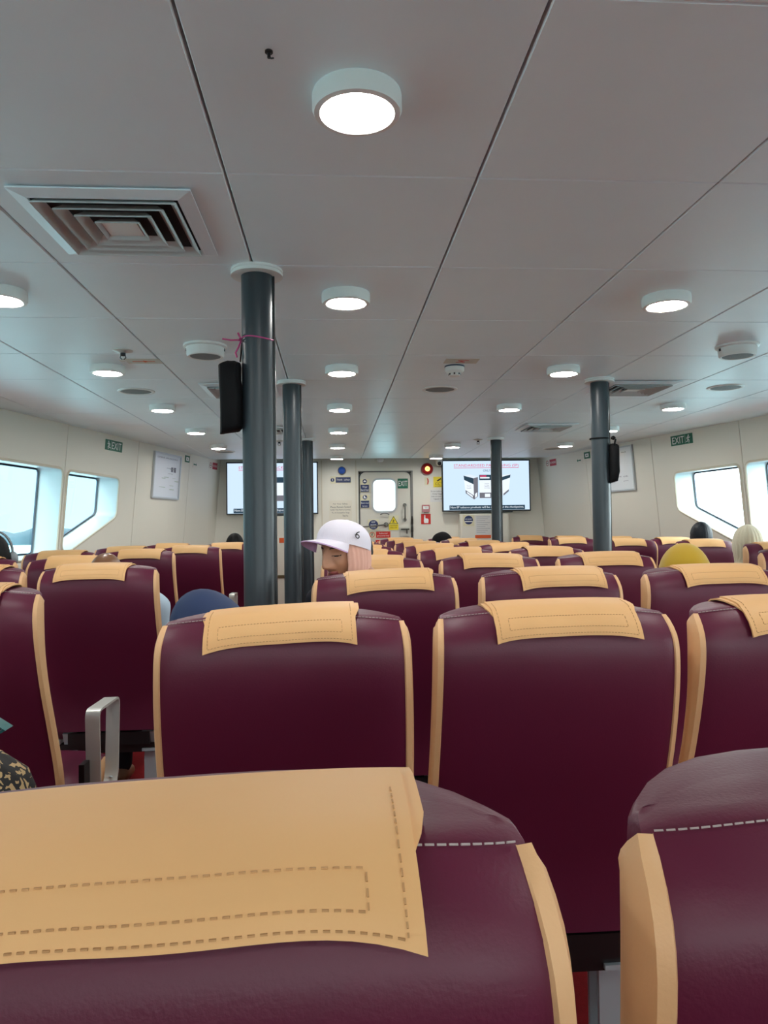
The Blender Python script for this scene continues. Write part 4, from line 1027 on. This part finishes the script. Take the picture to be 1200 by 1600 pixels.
# woman in the white cap, turned back and to the left
o, HM = person('woman in a white cap over pink headscarf, looking left and down', (.042, 2.66, -.090), radians(137), .14, 2.25, CLOTH['white'], CLOTH['grey'], pitch=-.10, lean=.155, sculpt=True, ears=False)
rows = [(.075, .070, .088, 0, 150), (.04, .080, .100, 0, 130), (.0, .083, .103, 0, 127), (-.04, .082, .102, 0, 126), (-.075, .078, .098, 0, 130), (-.105, .073, .094, 0, 145), (-.125, .072, .09, -.004, 172), (-.15, .078, .09, -.01, 180), (-.18, .095, .1, -.015, 180), (-.22, .11, .115, -.015, 180), (-.28, .12, .13, -.01, 180)]
add_wrap(o, 'headscarf', rows, HM, PINKS, fold=.02, ff=34, skew=30)
CAPW = mat('white_cap_cotton', rgb(226, 220, 232), .8, spec=.2, bump=.2, bscale=220); CAPU = mat('shaded_brim_underside', rgb(200, 166, 206), .8, spec=.2)  # shade under the brim is put into its pinker colour
CM = HM @ Matrix.Translation((0, 0, .034)) @ Matrix.Rotation(radians(19), 4, 'X')
crows = [(.078*sin(pi/2*(1-k/12)), max(.002, .088*cos(pi/2*(1-k/12))**.82), max(.002, .110*cos(pi/2*(1-k/12))**.82), 0, 180) for k in range(13)] + [(-.018, .0885, .1105, 0, 180)]
cap = wrap(crows, CM, 73, fold=.002, ff=6).build('cap', CAPW, o, 60)
bmv = MB()
def brim(u, v, off):
    a = radians(60)*(2*u - 1); c, s_ = cos(a), sin(a)
    r = v*.080*(1 - abs(2*u-1)**2.2)**.85
    return CM @ Vector((.0885*s_ + .25*r*s_, .1105*c + r*(.75 + .25*c), -.014 - .012*(2*u-1)**2*(.5 + .5*v) - .022*v + off))
bmv.grid(lambda u, v: brim(u, v, .002), 25, 9); bmv.build('cap_brim', CAPW, cap, 70)
bmv = MB(); bmv.grid(lambda u, v: brim(u, v, -.0025), 25, 9); bmv.add([brim(k/24, 1, .002) for k in range(25)] + [brim(k/24, 1, -.0025) for k in range(25)], [(k, k+1, 26+k, 25+k) for k in range(24)]); bmv.build('brim_underside', CAPU, cap, 70)
MB().lathe([(0, .006), (.006, .005), (.008, 0), (0, 0)], 16, (0, 0, 0), CM @ Matrix.Translation((0, 0, .077))).build('cap_button', CAPW, cap, 60)
lg = text('6', cap, 0, 0, .032, MT['sign_black'], .0, .019, name='embroidered_mark')
lg.matrix_basis = CM @ Matrix.Rotation(radians(-20), 4, 'Z') @ frame((-.0945, .0, .020), (0, -1, 0), (.32, 0, 1)) @ Matrix.Rotation(radians(-14), 4, 'Z')

o, HM = person('passenger in navy headscarf leaning left behind the left front seat', (-.275, 1.74, -.262), radians(8), -.09, 1.32, NAVY, CLOTH['dark'], tiltz=-.5, lean=-.14, ears=False); add_wrap(o, 'headscarf', SCARF_ROWS, HM, NAVY, fold=.006, ff=7)
o, HM = person('bald passenger in a pale blue shirt in left block aisle seat', (-.99, 3.30, -.21), radians(-4), -.93, 2.9, CLOTH['pale_blue'], CLOTH['dark'], SKIN2, lean=-.94, nz=-.265, pitch=-.25)
o, HM = person('passenger wearing grey headphones over dark hair at the left edge', (-1.775, 3.99, -.135), radians(40), -1.77, 3.72, CLOTH['dark'], CLOTH['dark']); add_wrap(o, 'hair', HAIR_ROWS, HM, HAIR, fold=.01, ff=30)
mb = MB().bar([HM @ Vector((.098*cos(a*pi/14), -.01, .02 + .118*sin(a*pi/14))) for a in range(15)], (HM.to_3x3() @ Vector((0, .02, 0))), .008); hp = mb.build('headphones', mat('grey_headphones', rgb(128, 134, 138), .45), o, 50)
for s_ in (-1, 1): MB().lathe([(0, -.018), (.032, -.016), (.038, -.004), (.036, .012), (.026, .02), (0, .022)], 24, (0, 0, 0), HM @ Matrix.Translation((s_*.098, -.01, -.012)) @ Matrix.Rotation(s_*pi/2, 4, 'Y')).build('ear_cup', bpy.data.materials['grey_headphones'], hp, 50)
o, HM = person('black-haired passenger under the left television, beside nearest pillar', (-.91, 6.95, -.17), 0, -.93, 6.62, CLOTH['grey'], CLOTH['dark']); add_wrap(o, 'hair', HAIR_ROWS, HM, HAIR, fold=.012, ff=24)
o, HM = person('dark-haired passenger mostly hidden behind the white cap', (.108, 3.54, -.125), 0, .15, 3.22, CLOTH['dark'], CLOTH['dark']); add_wrap(o, 'hair', HAIR_ROWS, HM, HAIR, fold=.012, ff=24)
o, HM = person('passenger with blue-black hair before the right windows', (2.925, 5.70, -.12), radians(-12), 2.88, 5.38, CLOTH['blue'], CLOTH['dark']); add_wrap(o, 'hair', HAIR_ROWS, HM, HAIRB, fold=.008, ff=24)
o, HM = person('passenger in mustard headscarf on the right of view', (1.275, 2.61, -.205), radians(-6), 1.205, 2.27, MUSTARD, CLOTH['olive'], ears=False); add_wrap(o, 'headscarf', SCARF_ROWS, HM, MUSTARD, fold=.008, ff=9)
o, HM = person('passenger in cream headscarf by the right window', (2.775, 4.78, -.15), radians(-15), 2.80, 4.45, CLOTH['sand'], CLOTH['dark'], ears=False); add_wrap(o, 'headscarf', SCARF_ROWS, HM, CREAMS, fold=.03, ff=22)
o, HM = person('far passenger in a black cap, just above the seat tops', (1.10, 7.34, -.20), radians(80), 1.20, 7.02, CLOTH['dark'], CLOTH['dark'], pitch=-.35)
cap = wrap([(.115*sin(pi/2*(1-k/10)), max(.002, .086*cos(pi/2*(1-k/10))**.8), max(.002, .106*cos(pi/2*(1-k/10))**.8), 0, 180) for k in range(11)], HM @ Matrix.Translation((0, 0, .02)), 48).build('cap', MT['blackcloth'], o, 60)
CM = HM @ Matrix.Translation((0, 0, .02)); bmv = MB()
for off in (.002, -.002): bmv.grid(lambda u, v: brim(u, v, off), 17, 5)
bmv.build('cap_brim', MT['blackcloth'], cap, 70)

# ------------------------------------------------------------------ bag on the near left seat, sea and shore
seat(-.86, 1.0, 'maroon seat at the near left, out of sight under the patterned bag', 0, group=G)
t = thing('handbag', 'patterned tan and black handbag with teal strap at the left edge', 'bag', Matrix.Translation((-.722, 1.47, .528)))
pm = mat('leopard_cloth', rgb(190, 160, 112), .7)
n_ = pm.node_tree.nodes; l_ = pm.node_tree.links; tc_ = n_.new('ShaderNodeTexCoord'); vo = n_.new('ShaderNodeTexVoronoi'); vo.feature = 'DISTANCE_TO_EDGE'; vo.inputs['Scale'].default_value = 42
nz = n_.new('ShaderNodeTexNoise'); nz.inputs['Scale'].default_value = 30; rp = n_.new('ShaderNodeValToRGB'); rp.color_ramp.interpolation = 'CONSTANT'; rp.color_ramp.elements[0].color = rgb(22, 20, 20); rp.color_ramp.elements[1].position = .16; rp.color_ramp.elements[1].color = rgb(186, 158, 112)
mxv = n_.new('ShaderNodeMix'); mxv.data_type = 'VECTOR'; mxv.inputs[0].default_value = .06
l_.new(tc_.outputs['Object'], mxv.inputs[4]); l_.new(nz.outputs['Color'], mxv.inputs[5]); l_.new(tc_.outputs['Object'], nz.inputs['Vector']); l_.new(mxv.outputs[1], vo.inputs['Vector']); l_.new(vo.outputs['Distance'], rp.inputs[0]); l_.new(rp.outputs[0], n_['Principled BSDF'].inputs['Base Color'])
mb = MB(); K = 40; prof = [(0, .80), (.02, .95), (.1, 1), (.2, .98), (.255, .82), (.295, .5), (.31, .12)]
mb.add([(math.copysign(abs(cos(2*pi*k/K))**.6, cos(2*pi*k/K))*.15*q + .004*sin(7*k + 20*z), math.copysign(abs(sin(2*pi*k/K))**.7, sin(2*pi*k/K))*.09*q, z) for z, q in prof for k in range(K)], [(r*K+k, r*K+(k+1) % K, (r+1)*K+(k+1) % K, (r+1)*K+k) for r in range(len(prof)-1) for k in range(K)] + [tuple(range(K)), tuple((len(prof)-1)*K+k for k in range(K))])
mb.build('bag_body', pm, t, 60)
MB().box((-.1, -.098, .05), (.07, -.08, .2)).build('front_pocket', MT['blackcloth'], t)
MB().bar([(-.14, -.06, .23), (-.12, -.05, .30), (-.04, -.03, .355), (.08, -.02, .365), (.105, -.02, .35), (.07, -.02, .33), (.02, -.02, .28)], (0, .035, 0), .006).build('bag_strap', mat('teal_strap', rgb(20, 92, 92), .5, vary=.4, vscale=60), t, 60)

# the ship heels a little: the sea slopes down on the port side, seen from the cabin
def sea_z(x, y): return -4.0 + .010*(x*.55 - y*.83)
mb = MB(); N = 24
mb.add([(x, y, sea_z(x, y)) for y in [-2500 + 5000*j/N for j in range(N+1)] for x in [-2500 + 5000*i/N for i in range(N+1)]], [(j*(N+1)+i, j*(N+1)+i+1, (j+1)*(N+1)+i+1, (j+1)*(N+1)+i) for j in range(N) for i in range(N)])
tag(mb.build('sea', mat('pale_sea', rgb(150, 196, 204), .3, spec=.5, bump=.4, bscale=.8)), 'pale blue-green sea seen through the left window', 'sea', None, 'structure')
mb = MB(); rn = random.Random(4); rows = []
pts = []
for k in range(60):
    a = radians(-44 + 36*k/59); R_ = 620 + 60*sin(k*.4)
    x, y = R_*sin(a), R_*cos(a); h = 11.5 + 1.4*sin(k*.7) + 1.5*sin(k*1.9) + rn.uniform(-.6, .6)
    zb = sea_z(x, y)
    ux, uy = sin(a), cos(a)
    pts += [(x - ux*6, y - uy*6, zb - .5), (x, y, zb + h*.6), (x + ux*25, y + uy*25, zb + h), (x + ux*90, y + uy*90, zb - 1)]
mb.add(pts, [(4*k+j, 4*k+j+1, 4*k+5+j, 4*k+4+j) for k in range(59) for j in range(3)])
tag(mb.build('shore_hills', mat('haze_blue_shore', rgb(22, 52, 62), .9, vary=.3, vscale=.05), None, 70), 'low wooded shore across the water in the left window', 'hills', None, 'structure')  # distance haze is put into the bluish base colour
